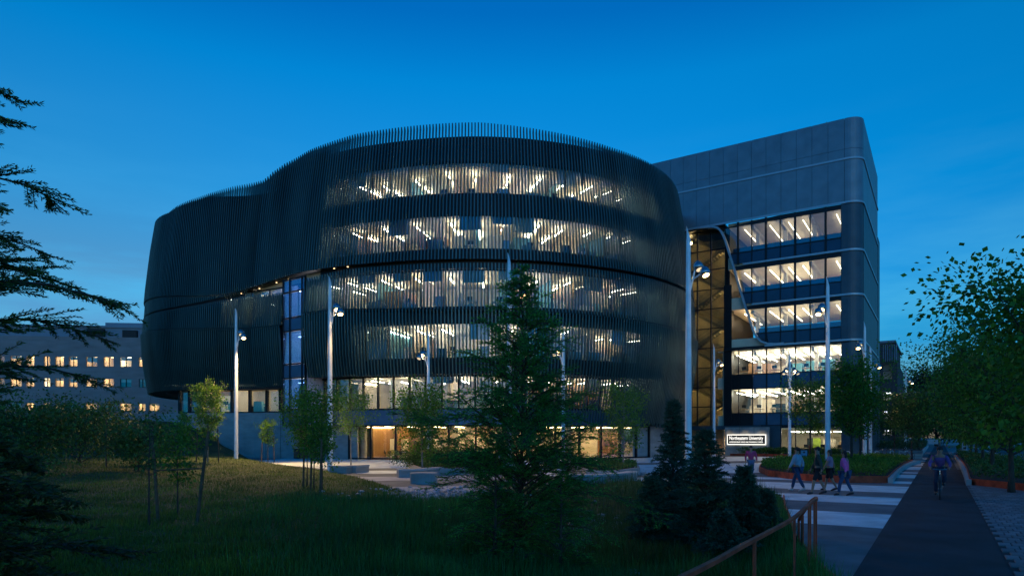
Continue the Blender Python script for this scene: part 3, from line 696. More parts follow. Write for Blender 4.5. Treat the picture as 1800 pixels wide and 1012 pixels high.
# library shelves and desks behind the glass
for zf in (4.65,9.15,.05):
    for k in range(7 if zf>1 else 3):
        u=2.3+k*1.7
        hgt=random.uniform(1.2,2.1); ledge(u-.6,u+.6,zf+.02,zf+hgt,5+random.uniform(0,2),7.6,random.choice([m_teal,m_brown,m_cream,m_black]),'bookshelf')
        ledge(u-.5,u+.5,zf+.7,zf+.76,1.6,2.4,m_brown,'desk'); ledge(u-.25,u+.25,zf+.9,zf+1.25,1.7,1.76,m_black,'monitor')
ledge(4.4,5.2,.1,2.0,3,3.1,mat('lime_wall',(.45,.60,.05),.7),'partition_wall')
# stair tower between the wing and the curved mass
U0,U1=UL+.15,20.5; SW=1.3
mu=MB()
for u in (U0,U0+1.75,U0+3.4,U0+5): mu.fbox(WF,u-.06,u+.06,SW-.2,SW+.05,3.4,27)
for z in np.arange(3.4,27.1,2.36): mu.fbox(WF,U0,U1,SW-.14,SW+.04,z-.05,z+.05)
mu.fbox(WF,U0-.9,U0+.0,SW-.9,SW+.1,3.4,20)
mu.build('stair_frame',m_black,Wg)
for i,(a,b) in enumerate(((U0+.06,U0+1.69),(U0+1.81,U0+3.34),(U0+3.46,U0+4.94),(U0+5.06,U1))):
    for z in np.arange(3.4,26,2.36):
        g=MB(); g.fbox(WF,a,b,SW-.02,SW+.01,z+.05,z+2.31); g.build('stair_pane',glass('stair_glass',(.8,.8,.7),.09),Wg)
ledge(U0+.1,U1,0,27,SW+4.2,SW+4.4,mat('gold_wall',(.50,.43,.27),.7,0,.2,.6),'stair_wall'); ledge(U0+.05,U0+.2,3,27,SW+.1,SW+4.2,MATS['gold_wall'],'stair_wall')
m_st=mat('stair_steel',(.30,.27,.18),.55,0,.1,1)
for k,zf in enumerate((3.6,8.2,12.9,17.6,22.3)):
    for half in (0,1):
        g=MB(); z0=zf+half*2.3; w0=SW+(.5 if half==0 else 2.2)
        for i in range(12):
            t=i/12; u=(U0+.6+3.8*t) if half else (U0+4.4-3.8*t)
            g.fbox(WF,u-.17,u+.17,w0,w0+1.4,z0+t*2.3-.02,z0+t*2.3+.14)
        g.build('stair_flight',m_st,Wg)
        g=MB(); a,b=(U0+.6,U0+4.4) if half else (U0+4.4,U0+.6)
        for ww in (w0-.03,w0+1.4):
            q=[(a,z0-.15),(b,z0+2.15),(b,z0+2.45),(a,z0+.15)]; g.hexa([FP(x[0],ww,x[1]) for x in q],[FP(x[0],ww+.05,x[1]) for x in q])
            q=[(a,z0+.95),(b,z0+3.25),(b,z0+3.31),(a,z0+1.01)]; g.hexa([FP(x[0],ww,x[1]) for x in q],[FP(x[0],ww+.05,x[1]) for x in q])
        g.build('stair_rail',m_st,Wg)
    g=MB(); g.fbox(WF,U0+4.4,U1,SW+.3,SW+3.9,zf-.25,zf); g.fbox(WF,U0+.2,U0+.6,SW+.3,SW+3.9,zf+2.1,zf+2.3); g.build('stair_landing',m_st,Wg)
    for u,zz in ((U0+.35,zf+1.9),(U0+4.9,zf+4.2)):
        g=MB(); g.ball(FP(u,SW+2.0,zz),.18); g.build('stair_light',emis('stair_glow',(1,.74,.40),28),Wg)
ledge(U0-.2,U1+3,27.0,27.2,.2,8,m_black,'soffit')
ledge(10.3,U1+4,3.0,3.45,SW-1.2,SW+2,m_mesh2,'entrance_canopy')
# sign wall
SWu0,_=Fuv(1354,780); SWu1,_=Fuv(1277,780)
Sg=wroot('sign_wall',FP((SWu0+SWu1)/2,-.6),'freestanding grey concrete entrance wall behind the illuminated name sign','wall')
g=MB(); g.fbox(WF,SWu0,SWu1,-.6,-.2,0,3.25); g.build('concrete_face',mat('board_concrete',(.34,.33,.30),.7,0,.28,.9,.25,10),Sg)
g=MB(); 
for k in range(1,3): g.fbox(WF,SWu0+k*(SWu1-SWu0)/3-.01,SWu0+k*(SWu1-SWu0)/3+.01,-.604,-.6,0,3.25)
g.build('joint',m_black,Sg)
a0,zt=Fuv(1349,763); a1,zb=Fuv(1281,780)
ub0,ub1=a0,a1; zt=2.1+(768-763)/F*75.9; zb=2.1+(768-781.2)/F*75.9
N=wroot('name_sign',FP((ub0+ub1)/2,-.7),'black rectangular sign with white university name and glowing white edge','sign')
g=MB(); g.fbox(WF,ub0,ub1,-.72,-.66,zb,zt); g.build('glow_panel',emis('sign_glow',(1,.95,.84),.8),N)
g=MB(); g.fbox(WF,ub0+.10,ub1-.10,-.80,-.722,zb+.10,zt-.10); g.build('sign_face',m_black,N)
def text_obj(txt,width,cu,zc,w,parent,m,h=None,name='lettering',fr_o=None,rot=None):
    c=bpy.data.curves.new('t','FONT'); c.body=txt; c.align_x='CENTER'; c.align_y='CENTER'; c.size=1; c.extrude=.01
    o=bpy.data.objects.new('t',c); COL.objects.link(o); dg=bpy.context.evaluated_depsgraph_get(); me=bpy.data.meshes.new_from_object(o.evaluated_get(dg)); bpy.data.objects.remove(o)
    xs_=[v.co.x for v in me.vertices]; sx=width/(max(xs_)-min(xs_)); ysz=[v.co.y for v in me.vertices]; sy=(h/(max(ysz)-min(ysz))) if h else sx
    cxm=(max(xs_)+min(xs_))/2; cym=(max(ysz)+min(ysz))/2
    for v in me.vertices:
        x,y,z=(v.co.x-cxm)*sx,(v.co.y-cym)*sy,v.co.z
        p=FP(cu-x,w-z-.012,zc+y); v.co=p-parent.location
    me.materials.clear(); me.materials.append(m); me.update(); return link_mesh(name,me,parent)
m_let=emis('sign_letters',(1,.97,.9),.9)
text_obj('Northeastern University',(ub1-ub0)*.86,(ub0+ub1)/2,zb+(zt-zb)*.60,-.80,N,m_let,h=.56)
text_obj('INTERDISCIPLINARY SCIENCE AND ENGINEERING COMPLEX',(ub1-ub0)*.86,(ub0+ub1)/2,zb+(zt-zb)*.27,-.80,N,m_let,h=.15)
for u in (SWu0+.8,SWu0+2.6,SWu0+4.4): spot('wall_light',FP(u,-1.3,3.5),FP(u,-.6,.5),25,(1,.75,.45),R(80),.9,None)
for u in (13.6,15.6,17.6): spot('entrance_downlight',FP(u,1.0,2.95),FP(u,1.2,0),50,(1,.62,.25),R(120),.8,None)
ledge(SWu1,U1+3,0,3.2,SW+1.5,SW+1.7,mat('tan_wall',(.40,.30,.18),.7,0,.15,1),'entrance_wall')

# ---------------------------------------------------------------- left concrete building, far right building, far block
def simple_block(name,corner,e,w,length,depth,z0,z1,label,m,rows_,wins,roofs=(),glow=None):
    fr=(corner,e,w); r=wroot(name,(corner[0]+e[0]*length/2,corner[1]+e[1]*length/2,z0),label,'building')
    return r,fr
ex=Vector((-.995,-.10)); wx=Vector((-.10,.995))
LBc=(-62,118); LF=(LBc,tuple(ex),tuple(wx))
LB=wroot('office_block',(LBc[0]-20,LBc[1]-2,3.5),'low grey concrete building with rows of small lit windows, beyond the lawn','building')
m_lb=mat('grey_precast',(.30,.25,.24),.8,0,.12,.3,.2,6,stretch=(1,1,4)); m_lb2=mat('blue_grey_render',(.24,.28,.33),.7,0,.1,.4)
def lb(u0,u1,w0,w1,z0,z1,m,name): g=MB(); g.fbox(LF,u0,u1,w0,w1,z0,z1); return g.build(name,m,LB)
def LU(px,Yd=0):
    r=(px-CX)/F; return (LBc[0]-r*LBc[1])/(r*ex.y-ex.x)
WR=[(14.35,16.3),(10.3,12.25),(5.0,7.9)]
WX=[(-8,8),(18,38),(46,60),(77,88),(97,112),(121,136),(151,171),(182,200),(211,231),(244,256),(262,280)]
def lz(py,px): 
    u=LU(px); Y=LBc[1]+ex.y*u; return CAMZ+(HY-py)/F*Y
zr=[(lz(644,150),lz(627,150)),(lz(680,150),lz(665,150)),(lz(722,200),lz(709,200))]
H1=lz(600,100); HT=lz(574,120)
holes=[]
cuts=sorted([(LU(b),LU(a)) for a,b in WX])
zs=[2.5]; 
for a,b in sorted(zr): zs+= [a,b]
zs+=[H1]
UEND=LU(-260)
# wall strips between window rows, piers between windows, and one precast panel per storey bay
for k in range(0,len(zs)-1,2): lb(-30,UEND,0,.4,zs[k],zs[k+1],m_lb,'wall')
for (a,b) in zr:
    prev=-30
    for (u0,u1) in cuts:
        lb(prev,u0,0,.4,a,b,m_lb,'wall'); prev=u1
        g=MB(); g.fbox(LF,u0,u1,.25,.28,a,b); g.build('window',m_glass,LB)
        g=MB(); g.fbox(LF,(u0+u1)/2-.05,(u0+u1)/2+.05,.15,.28,a,b); g.fbox(LF,u0,u1,.12,.3,a,a+.08); g.build('window_frame',m_black,LB)
        lb(u0-.5,u0-.3,.4,6,a-.8,b+.4,m_cream,'interior_wall')
        uu_=(u0+u1)/2; st=random.random()
        if random.random()<.45: lb(u0+.05,u1-.05,.34,.37,b-random.uniform(.3,1.1)*(b-a)/1.9,b-.02,m_cream,'window_blind')
        if st<.86:
            lb(uu_-.9,uu_+.9,2,2.9,b+.25,b+.33,emis('office_light',(1,.64,.30),11) if random.random()<.85 else m_strip,'ceiling_light')
    lb(prev,UEND,0,.4,a,b,m_lb,'wall')
    lb(-30,UEND,5.5,5.7,a-.6,b+.5,m_cream,'interior_wall'); lb(-30,UEND,.42,6,b+.5,b+.8,m_ceil,'floor_slab'); lb(-30,UEND,.42,6,a-.9,a-.6,m_floor,'floor_slab')
lb(-30,LU(152),-.25,.0,zs[1]-9,H1+1.0,m_lb,'projecting_bay') if False else None
lb(-30,UEND,.6,12,H1,HT,m_lb2,'upper_storey'); lb(-30,UEND,.0,.6,H1,H1+.9,m_lb,'parapet')
lb(LU(182),LU(152),-.02,.62,H1+.92,H1+2.4,m_black,'louvre_panel') ; lb(LU(240),LU(215),-.02,.62,H1+.92,H1+2.2,m_black,'louvre_panel')
lb(-30,LU(180),1,12,HT,HT+1.0,m_lb2,'roof_plant'); lb(-30,UEND,.3,16,HT,HT+.35,m_lb2,'roof_edge') 
lb(-30,UEND,6,30,2,HT-.1,m_lb,'rear_mass')
# far right building beyond the wing
RBc=(73.0,125.0); RF=(RBc,(E.x,E.y),(W_.x,W_.y))
RB=wroot('brick_tower',(RBc[0]-3,RBc[1]+2,0),'narrow dark brick building with a column of lit windows behind the wing','building')
def rbx(u0,u1,w0,w1,z0,z1,m,name): g=MB(); g.fbox(RF,u0,u1,w0,w1,z0,z1); return g.build(name,m,RB)
m_rb=mat('dark_brick',(.085,.065,.06),.85,0,.25,2,.3,20)
rbx(0,.9,0,25,0,16.2,m_rb,'wall'); rbx(2.4,14,0,1,0,20,m_rb,'wall'); rbx(.6,14,1.0,25,16,20.2,m_rb,'upper_storey'); rbx(.3,14,.6,25,20.2,20.6,m_lb2,'roof')
for k,(z0,z1) in enumerate(((13.2,16.4),(9.0,10.6),(5.4,7.0),(2.5,3.4))):
    rbx(.9,2.4,.3,.34,z0,z1,m_glass,'window'); rbx(.9,2.4,.28,.36,(z0+z1)/2-.06,(z0+z1)/2+.06,m_black,'window_frame'); rbx(.7,2.6,2.5,2.7,z0-.5,z1+.4,m_white,'interior_wall'); rbx(1.2,2.2,1.2,1.5,z1-.05,z1+.03,emis('cool_light',(.95,.92,1),6),'ceiling_light')
for z0,z1 in ((0,2.5),(3.4,5.4),(7.0,9.0),(10.6,13.2),(16.4,20)): rbx(.9,2.4,.05,.6,z0,z1,m_rb,'wall')
for k in range(7): rbx(k*.36+.1,k*.36+.22,-.05,.6,16.5,19.7,m_lb2,'louvre')
# ---------------------------------------------------------------- lamp poles
def lamp_pole(px,Y,H,sides,label,lit=(1,),z=0.0,power=260,heads2=True):
    p=at(px,Y,z); r=wroot('street_lamp',p,label,'street lamp','tall tapered lamp poles around the plaza')
    g=MB(); k=12; n=8
    rad=[.165,.16,.15,.13,.11,.095]; zz=[z-.3,z+.6,z+H*.3,z+H*.6,z+H*.85,z+H-.5]
    g.tube([(p.x,p.y,a) for a in zz],rad,14)
    m=len(g.v); 
    for j in range(14):   # slanted, blade-like top
        t=2*PI*j/14; g.v.append((p.x+.09*math.cos(t),p.y+.09*math.sin(t),z+H-.5)); 
    for j in range(14):
        t=2*PI*j/14; g.v.append((p.x+.085*math.cos(t),p.y+.085*math.sin(t),z+H-.12-.30*math.cos(t+.4)*1.0))
    for j in range(14): g.f.append((m+j,m+(j+1)%14,m+14+(j+1)%14,m+14+j))
    g.f.append(tuple(m+14+j for j in range(14)))
    g.build('pole',m_pole,r,smooth=False)
    g=MB(); g.lathe([(.27,z-.05),(.27,z+.03),(.18,z+.06)],16,(p.x,p.y,0)); g.build('base_plate',m_chrome,r)
    for s in sides:
        for q,(dx,dz,reach) in enumerate(((.42,-1.75,0),(.68,-2.05,0))):
            hx=p.x+s*dx; hz=z+H+dz; hy=p.y-.1-.15*q
            g=MB(); g.tube([(p.x+s*.08,p.y,z+H-2.75-.1*q),(p.x+s*.2,p.y-.05,z+H-2.35),(p.x+s*(dx-.12),hy,hz-.05),(hx-s*.02,hy,hz+.12)],[.05,.045,.035,.03],7); g.build('arm',m_pole,r)
            ax=Vector((s*.25,-.45,-1)).normalized()
            g=MB(); g.lathe([(.05,-.24),(.15,-.2),(.22,-.08),(.235,.06),(.20,.2)],14,(hx,hy,hz),axis=ax); hd=g.build('lamp_head',m_chrome,r,smooth=True)
            on=(q in lit)
            g=MB(); g.lathe([(.15,.202),(.15,.215)],12,(hx,hy,hz),axis=ax); g.build('lamp_lens',emis('lamp_lens_lit',(1,.60,.22),11) if on else emis('lamp_lens_dim',(1,.8,.5),.5),r)
            if on:
                L=spot('lamp_light',Vector((hx,hy,hz))+ax*.3,Vector((hx,hy,hz))+ax*3,power,(1,.62,.24),R(120),.8)
lamp_pole(415,51.6,11.75,[1],'lamp pole on the lawn edge in front of the concrete plinth',z=.25,power=4500)
lamp_pole(580,40.5,11.8,[1],'lamp pole between the staked saplings and the low bench',lit=(0,1),power=800)
lamp_pole(753,54,10.7,[-1],'lamp pole with its heads turned left, beside the bushy sapling',lit=(0,),power=400)
lamp_pole(895,35.3,11.8,[1],'lamp pole rising behind the big feathery conifer',power=450)
lamp_pole(990,52,10.75,[-1],'thin far lamp pole half hidden right of the big feathery conifer',lit=(0,),power=160)
lamp_pole(1210,30.8,11.8,[1],'nearest and tallest lamp pole, standing behind the spruces',power=50)
lamp_pole(1255,70,11.9,[1],'far lamp pole in front of the glazed stair, left of the name sign',power=320)
lamp_pole(1388,68,10.8,[-1,1],'far lamp pole with heads on both sides, right of the name sign',lit=(0,),power=160)
lamp_pole(1455,40.5,11.8,[-1],'lamp pole standing in the planting bed behind the walking people',lit=(0,1),power=50)
lamp_pole(1520,56,11.8,[-1],'lamp pole near the rounded corner with heads turned left',lit=(1,),power=300)
lamp_pole(1530,66,11.2,[1],'lamp pole at the wing corner with the glaring lamp on the right',power=300)
lamp_pole(1592,91,11.7,[1],'farthest lamp pole, against the sky right of the brick tower',lit=(1,),power=120)

# ---------------------------------------------------------------- trees
def tree(name,base,H,cr,cb,nl,leaf,tr,mleaf,mbark,label,cat='tree',group=None,shape='oval',seed=1,limbs=22,lean=(0,0),up=.9,wid=.6,sag=.0,multi=1):
    rs=np.random.RandomState(seed); base=Vector(base); r=wroot(name,base,label,cat,group)
    g=MB(); C=[]
    for s in range(multi):
        a0=rs.uniform(0,2*PI); sp=.0 if multi==1 else .22
        tp=[]; 
        for k in range(9):
            t=k/8; tp.append(Vector((base.x+lean[0]*H*t+sp*math.cos(a0)*(.3+2*t)+rs.normal()*.012*H*t*.6,base.y+lean[1]*H*t+sp*math.sin(a0)*(.3+2*t)+rs.normal()*.012*H*t*.6,base.z-.15+(H*.97+.15)*t)))
        g.tube(tp,[tr*(1-.9*(k/8)**.8)*(1.25 if k==0 else 1) for k in range(9)],7)
        def tat(h):
            f=min(max(h,0),1)*8; i=min(int(f),7); return tp[i].lerp(tp[i+1],f-i)
        nl_=limbs//multi
        for k in range(nl_):
            h=cb+(0.95-cb)*((k+rs.uniform(0,.8))/nl_); u=(h-cb)/(1-cb)
            if shape=='oval': env=math.sin(PI*min(1,.12+.86*u))**.65
            elif shape=='cone': env=(1-u)**.75*.95+.06
            elif shape=='column': env=.55+.45*math.sin(PI*u)
            elif shape=='vase': env=.45+.6*math.sin(PI*min(1,.15+.75*u))
            else: env=math.sin(PI*min(1,.15+.85*u))**.45
            az=k*2.39996+rs.uniform(-.4,.4); L=cr*env*rs.uniform(.6,1.25); b0=tat(h*(1-.10*up))
            dz=L*up*rs.uniform(.5,1.1); dz=min(dz,H*1.01+base.z-b0.z)
            P=[b0+Vector((math.cos(az)*L*t,math.sin(az)*L*t,dz*t**1.1-sag*L*t*t)) for t in (0,.35,.7,1)]
            P=[q+Vector(rs.normal(size=3)*.03*L*i) for i,q in enumerate(P)]
            g.tube(P,[tr*.36*(1-.6*u),tr*.24*(1-.6*u),tr*.14,tr*.05],5,cap=False)
            for j in range(5):
                t=rs.uniform(.3,1); i=min(int(t*3),2); q=P[i].lerp(P[i+1],t*3-i); d=Vector(rs.normal(size=3)); d.z=abs(d.z)*.6; d.normalize(); e=q+d*L*.30*rs.uniform(.6,1.2)
                g.tube([q,e],[tr*.09,tr*.03],4,cap=False)
                for t2 in (.5,1.0): C.append((q.lerp(e,t2),L*.16+.04))
            for t in (.55,.8,1.0):
                i=min(int(t*3),2); C.append((P[i].lerp(P[i+1],min(t*3-i,1)),L*.15+.04))
        C.append((tp[-1],cr*.12))
    g.build('trunk',mbark,r,smooth=True)
    cc=np.array([list(c) for c,_ in C]); rr=np.array([q for _,q in C]); wts=rr**1.3/np.sum(rr**1.3)
    k=rs.choice(len(C),nl,p=wts); off=np.clip(rs.normal(size=(nl,3)),-1.6,1.6)*rr[k][:,None]*.8
    P=cc[k]+off; P[:,2]=np.maximum(P[:,2],base.z+H*cb*.75)
    D=nrm(off+rs.normal(size=(nl,3))*.35*rr[k][:,None]); D[:,2]-=.35
    quads_mesh('crown',leaf_quads(P,leaf,D=D,wid=wid,rs=rs),mleaf,r)
    return r
def stakes(root_label,c,n,H,rad,mt=None,tie=True):
    for i in range(n):
        a=i*2*PI/n+.5; x,y=c[0]+rad*math.cos(a),c[1]+rad*math.sin(a); z=max(gh(x,y),0) if c[0]<12 else 0
        r=wroot('tree_stake',(x,y,z),root_label,'stake',root_label.replace('timber stake','stakes'))
        g=MB(); g.tube([(x,y,z-.2),(x+.08*math.cos(a+PI),y,z+H)],[.04,.035],7); g.build('post',m_stake,r)
        g=MB(); g.tube([(x+.06*math.cos(a+PI),y,z+H-.15),(c[0],c[1],z+H-.12)],[.012,.012],4); g.build('tie',m_black,r)
def glawn(px,Y): x=(px-CX)/F*Y; return Vector((x,Y,max(gh(x,Y),0)))
# central feathery conifer: limbs with drooping sprays of thin needles
def feather(name,base,H,cr,nb,mleaf,mbark,label,seed,needle=.05,tr=.08,cb=.06,dens=1.0,cat='tree',up=.22,droop=.12,side=None,clip=None,nw=.16,top_pow=.8,wild=0):
    rs=np.random.RandomState(seed); base=Vector(base); r=wroot(name,base,label,cat)
    g=MB(); tp=[Vector((base.x+math.sin(t*3)*.04*H*t*.3,base.y,base.z-.1+(H+.1)*t)) for t in np.linspace(0,1,10)]
    g.tube(tp,[tr*(1-.93*t) for t in np.linspace(0,1,10)],8)
    PT=[];DT=[]
    def spray(a,b,nn,w):
        t=rs.rand(nn); a=np.array(a);b=np.array(b); d=nrm((b-a)[None])[0]
        p=a+(b-a)*t[:,None]; s=rs.normal(size=(nn,3)); s-= (s@d)[:,None]*d; s=nrm(s); s[:,2]*=.45
        PT.append(p+rs.normal(size=(nn,3))*w*.3); DT.append(nrm(s+d*.8)+0)
    for k in range(nb):
        u=(k+rs.uniform(0,.9))/nb; h=cb+(1-cb)*u; az=k*2.39996+rs.uniform(-.5,.5)
        if side is not None and math.cos(az-side)<-.25: continue
        L=cr*((1-u)**top_pow*.93+.05)*rs.uniform(.6,1.15)*(1 if u>.12 else .75)
        f=h*9; i=min(int(f),8); b0=tp[i].lerp(tp[i+1],f-i)
        upk=up+wild*rs.uniform(-.30,.28); L*=1-wild*.35*rs.rand()
        K=7; P=[]
        for j in range(K+1):
            t=j/K; P.append(b0+Vector((math.cos(az+.25*math.sin(3*t+k))*L*t,math.sin(az+.25*math.sin(3*t+k))*L*t,L*(upk*t*1.4+ .12*math.sin(PI*t)-droop*t*t))))
        g.tube(P,[tr*.30*(1-u*.7)*(1-.85*j/K)+.003 for j in range(K+1)],5,cap=False)
        ns=int(8+L*13)
        for j in range(ns):
            t=rs.uniform(.12,1); f=t*K; i=min(int(f),K-1); q=P[i].lerp(P[i+1],f-i); d=(P[min(i+1,K)]-P[i]).normalized(); sd=d.cross(Vector((0,0,1))).normalized()*rs.choice([-1,1])
            l=(L*.36*(1.15-t)+.14)*rs.uniform(.6,1.2); e=q+(d*.75+sd*rs.uniform(.4,1)+Vector((0,0,rs.uniform(-.28-.3*wild,.12+.4*wild)))).normalized()*l
            g.tube([q,e],[.006,.003],3,cap=False); spray(q,e,int((10+l*70)*dens),.012)
        spray(P[K-2],P[K],int(30*dens),.02)
    g.build('trunk',mbark,r,smooth=True)
    P=np.concatenate(PT); D=np.concatenate(DT); 
    if clip is not None: m=clip(P); P=P[m]; D=D[m]
    quads_mesh('crown',leaf_quads(P,needle,D=D,wid=nw,rs=rs),mleaf,r); return r
b0=at(915,13.5,0); b0.z=gh(b0.x,b0.y)
feather('bald_cypress',b0,5.8,3.1,210,m_redwood,m_bark,'big feathery green conifer standing in front of the curved building',5,needle=.06,tr=.05,dens=.85,cb=.03,up=.34,droop=.14,nw=.2,top_pow=.95,wild=1)
b1=at(870,12.6,0); b1.z=gh(b1.x,b1.y)
feather('bald_cypress_shrub',b1,2.3,1.15,42,m_redwood,m_bark,'low feathery shrub at the left foot of the big conifer',8,needle=.06,tr=.04,dens=.8,cb=.03,cat='shrub')
b1=at(985,12.2,0); b1.z=gh(b1.x,b1.y)
feather('bald_cypress_shrub',b1,1.7,.95,34,m_redwood,m_bark,'low feathery shrub at the right foot of the big conifer',18,needle=.06,tr=.04,dens=.8,cb=.03,cat='shrub')
# spruces
def spruce(px,Y,H,cr,seed,label,dz=0): 
    b=at(px,Y,0); b.z=gh(b.x,b.y)+dz; return feather('spruce_tree',b,H,cr,int(80+H*16),m_spruce,m_bark,label,seed,needle=.062,tr=.06,cb=.02,dens=1.3,up=.45,droop=.2,nw=.24,top_pow=.9,wild=.5)
spruce(1182,19,3.75,1.0,31,'dark slender spruce behind the broad spruce, tip against the fin ends')
spruce(1238,15.0,2.75,1.2,32,'broad dark spruce in the middle of the spruce group')
spruce(1308,14.2,1.85,.62,33,'small pointed spruce at the right end of the spruce group')
spruce(1345,14.4,1.1,.42,34,'smallest spruce, beside the crosswalk edge')
spruce(1145,15.6,1.75,.8,35,'low spruce at the left end of the spruce group')
spruce(1272,12.9,1.05,.7,36,'low sprawling spruce in front of the broad spruce')
# larch at the left edge, branches reaching into the sky
feather('larch_tree',(-5.6,5.6,-.1),6.5,2.4,115,m_leaf_d,m_bark,'dark larch at the left edge with branches reaching across the sky',41,needle=.045,tr=.08,cb=.13,dens=2.1,up=.42,droop=.30,side=.25,nw=.24,top_pow=.62)
feather('larch_tree',(-4.8,5.3,-.1),2.5,2.1,56,mat('larch_foliage_lamplit',(.07,.085,.018),.6,0,.3,1.2,island=.5,transl=.3),m_bark,'low larch with lamplight painted into its olive leaves, reaching in at the bottom left corner',43,needle=.07,tr=.03,cb=.12,dens=1.2,up=.25,droop=.2,nw=.26,cat='tree')  # warm lamplight is put into this leaf colour
# saplings on the lawn
tree('young_tree',glawn(365,45),6.0,.95,.30,5200,.13,.05,m_leaf_y,m_bark_l,'pale slender sapling lit by a lamp left of the lawn lamp pole',shape='column',seed=3,up=1.5,limbs=26)
stakes('timber stake of the pale slender sapling',glawn(365,45),2,2.3,.7)
tree('young_tree',glawn(312,17.5),2.75,.62,.36,1700,.085,.025,m_leaf,m_bark,'small round staked sapling in the left foreground lawn',shape='oval',seed=4,limbs=20)
g0=glawn(312,17.5)
def stake1(px,Y,H,lean,label):
    p=glawn(px,Y); r=wroot('tree_stake',p,label,'stake'); g=MB(); g.tube([(p.x,p.y,p.z-.2),(p.x+lean*.5,p.y,p.z+H*.5),(p.x+lean,p.y,p.z+H)],[.042,.04,.036],8); g.build('post',m_stake,r); return p
stake1(279,16.2,2.35,-.18,'left leaning timber stake of the small foreground sapling'); stake1(345,16.0,2.2,.30,'right leaning timber stake of the small foreground sapling')
r=wroot('stake_rail',g0+Vector((0,0,1.1)),'thin crossbar tying the two foreground stakes together','stake'); g=MB(); a=glawn(279,16.2); b=glawn(345,16.0); g.tube([(a.x-.1,a.y,a.z+1.25),(b.x+.18,b.y,b.z+1.3)],[.02,.02],6); g.build('rail',m_stake,r)
stake1(187,36,2.6,0,'lone timber stake on the far lawn below the office block'); 
tree('young_tree',glawn(262,15.2),3.1,.42,.45,520,.08,.03,m_leaf_d,m_bark,'dark sparse sapling beside the left foreground stake',shape='column',seed=14,limbs=14)
for i,(px_,Y_,H_,w_,n_,lb_) in enumerate([(540,27.5,3.9,.95,3000,'left sapling of the staked trio before the lamp pole'),(552,26,4.3,.95,3400,'middle and tallest sapling of the staked trio before the lamp pole'),(566,25,3.1,.6,1900,'right sapling of the staked trio before the lamp pole')]):
    tree('young_tree',glawn(px_,Y_),H_,w_,.34,n_,.10,.03,m_leaf,m_bark,lb_,shape='vase',seed=50+i,limbs=24,up=1.1)
for px_,Y_,lb_ in ((533,27,'timber stake left of the sapling trio'),(546,25.5,'timber stake in the middle of the sapling trio'),(563,24,'timber stake right of the sapling trio')): stake1(px_,Y_,2.0,.05,lb_)
tree('young_tree',at(471,54,0),3.9,.75,.40,1800,.12,.04,m_leaf,m_bark,'small sapling in front of the concrete plinth',seed=60,limbs=18)
stakes('timber stake of the sapling by the concrete plinth',(at(471,54).x,54,0),2,2.2,.5)
tree('plaza_tree',at(617,48,0),5.8,1.5,.36,4200,.13,.055,m_leaf_y,m_bark_l,'airy tree on the plaza before the lit ground floor, behind the bench',shape='vase',seed=61,limbs=24,up=1.2)
tree('plaza_tree',at(742,36,0),5.4,1.45,.22,6500,.13,.06,m_leaf,m_bark_l,'bushy tree rising from the bench bed left of the big conifer',shape='oval',seed=62,limbs=30,up=.9)
tree('plaza_tree',at(1096,38,0),5.5,1.15,.26,4600,.12,.06,m_leaf_y,m_bark_l,'pale barked tree right of the big conifer, lit warm from below',shape='vase',seed=63,limbs=28,up=1.3)
tree('round_shrub',glawn(243,34),2.2,1.5,.05,5200,.13,.05,m_leaf_d,m_bark,'dark round shrub on the far lawn behind the small staked sapling',cat='shrub',seed=64,limbs=26,shape='round')
tree('round_shrub',glawn(140,40),3.1,3.0,.05,9500,.16,.07,m_leaf_d,m_bark,'wide dark shrub on the lawn in front of the office block',cat='shrub',seed=65,limbs=34,shape='round')
tree('round_shrub',glawn(50,30),3.0,2.4,.05,6500,.15,.07,m_leaf_d,m_bark,'dark shrub at the far left behind the larch',cat='shrub',seed=66,limbs=30,shape='round')
tree('young_tree',glawn(480-155,55),4.0,.6,.3,1500,.14,.04,m_leaf_y,m_bark_l,'distant sapling on the slope below the curved building',shape='column',seed=67,limbs=16)
# bed trees in front of the wing
tree('street_tree',at(1424,52,.1),7.0,1.75,.34,5200,.17,.08,m_leaf_y,m_bark,'tree with lit leaves before the lime green window',seed=70,limbs=28)
tree('street_tree',at(1497,46,.1),8.0,2.0,.28,9500,.18,.12,m_leaf,m_bark,'full green tree in the planting bed right of the lamp pole',seed=71,limbs=40,shape='oval')
tree('street_tree',at(1512,50,.1),6.0,1.5,.34,3000,.18,.09,m_leaf_d,m_bark,'second trunk and darker crown just behind the full green tree',seed=72,limbs=24)
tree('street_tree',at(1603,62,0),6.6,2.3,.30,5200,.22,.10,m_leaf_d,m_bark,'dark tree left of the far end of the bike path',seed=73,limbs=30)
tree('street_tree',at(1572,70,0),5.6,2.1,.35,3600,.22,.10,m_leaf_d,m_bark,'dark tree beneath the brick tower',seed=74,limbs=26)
tree('street_tree',at(1616,84,0),7.6,2.6,.3,4200,.26,.10,m_leaf_d,m_bark,'tree by the farthest lamp pole',seed=75,limbs=26)
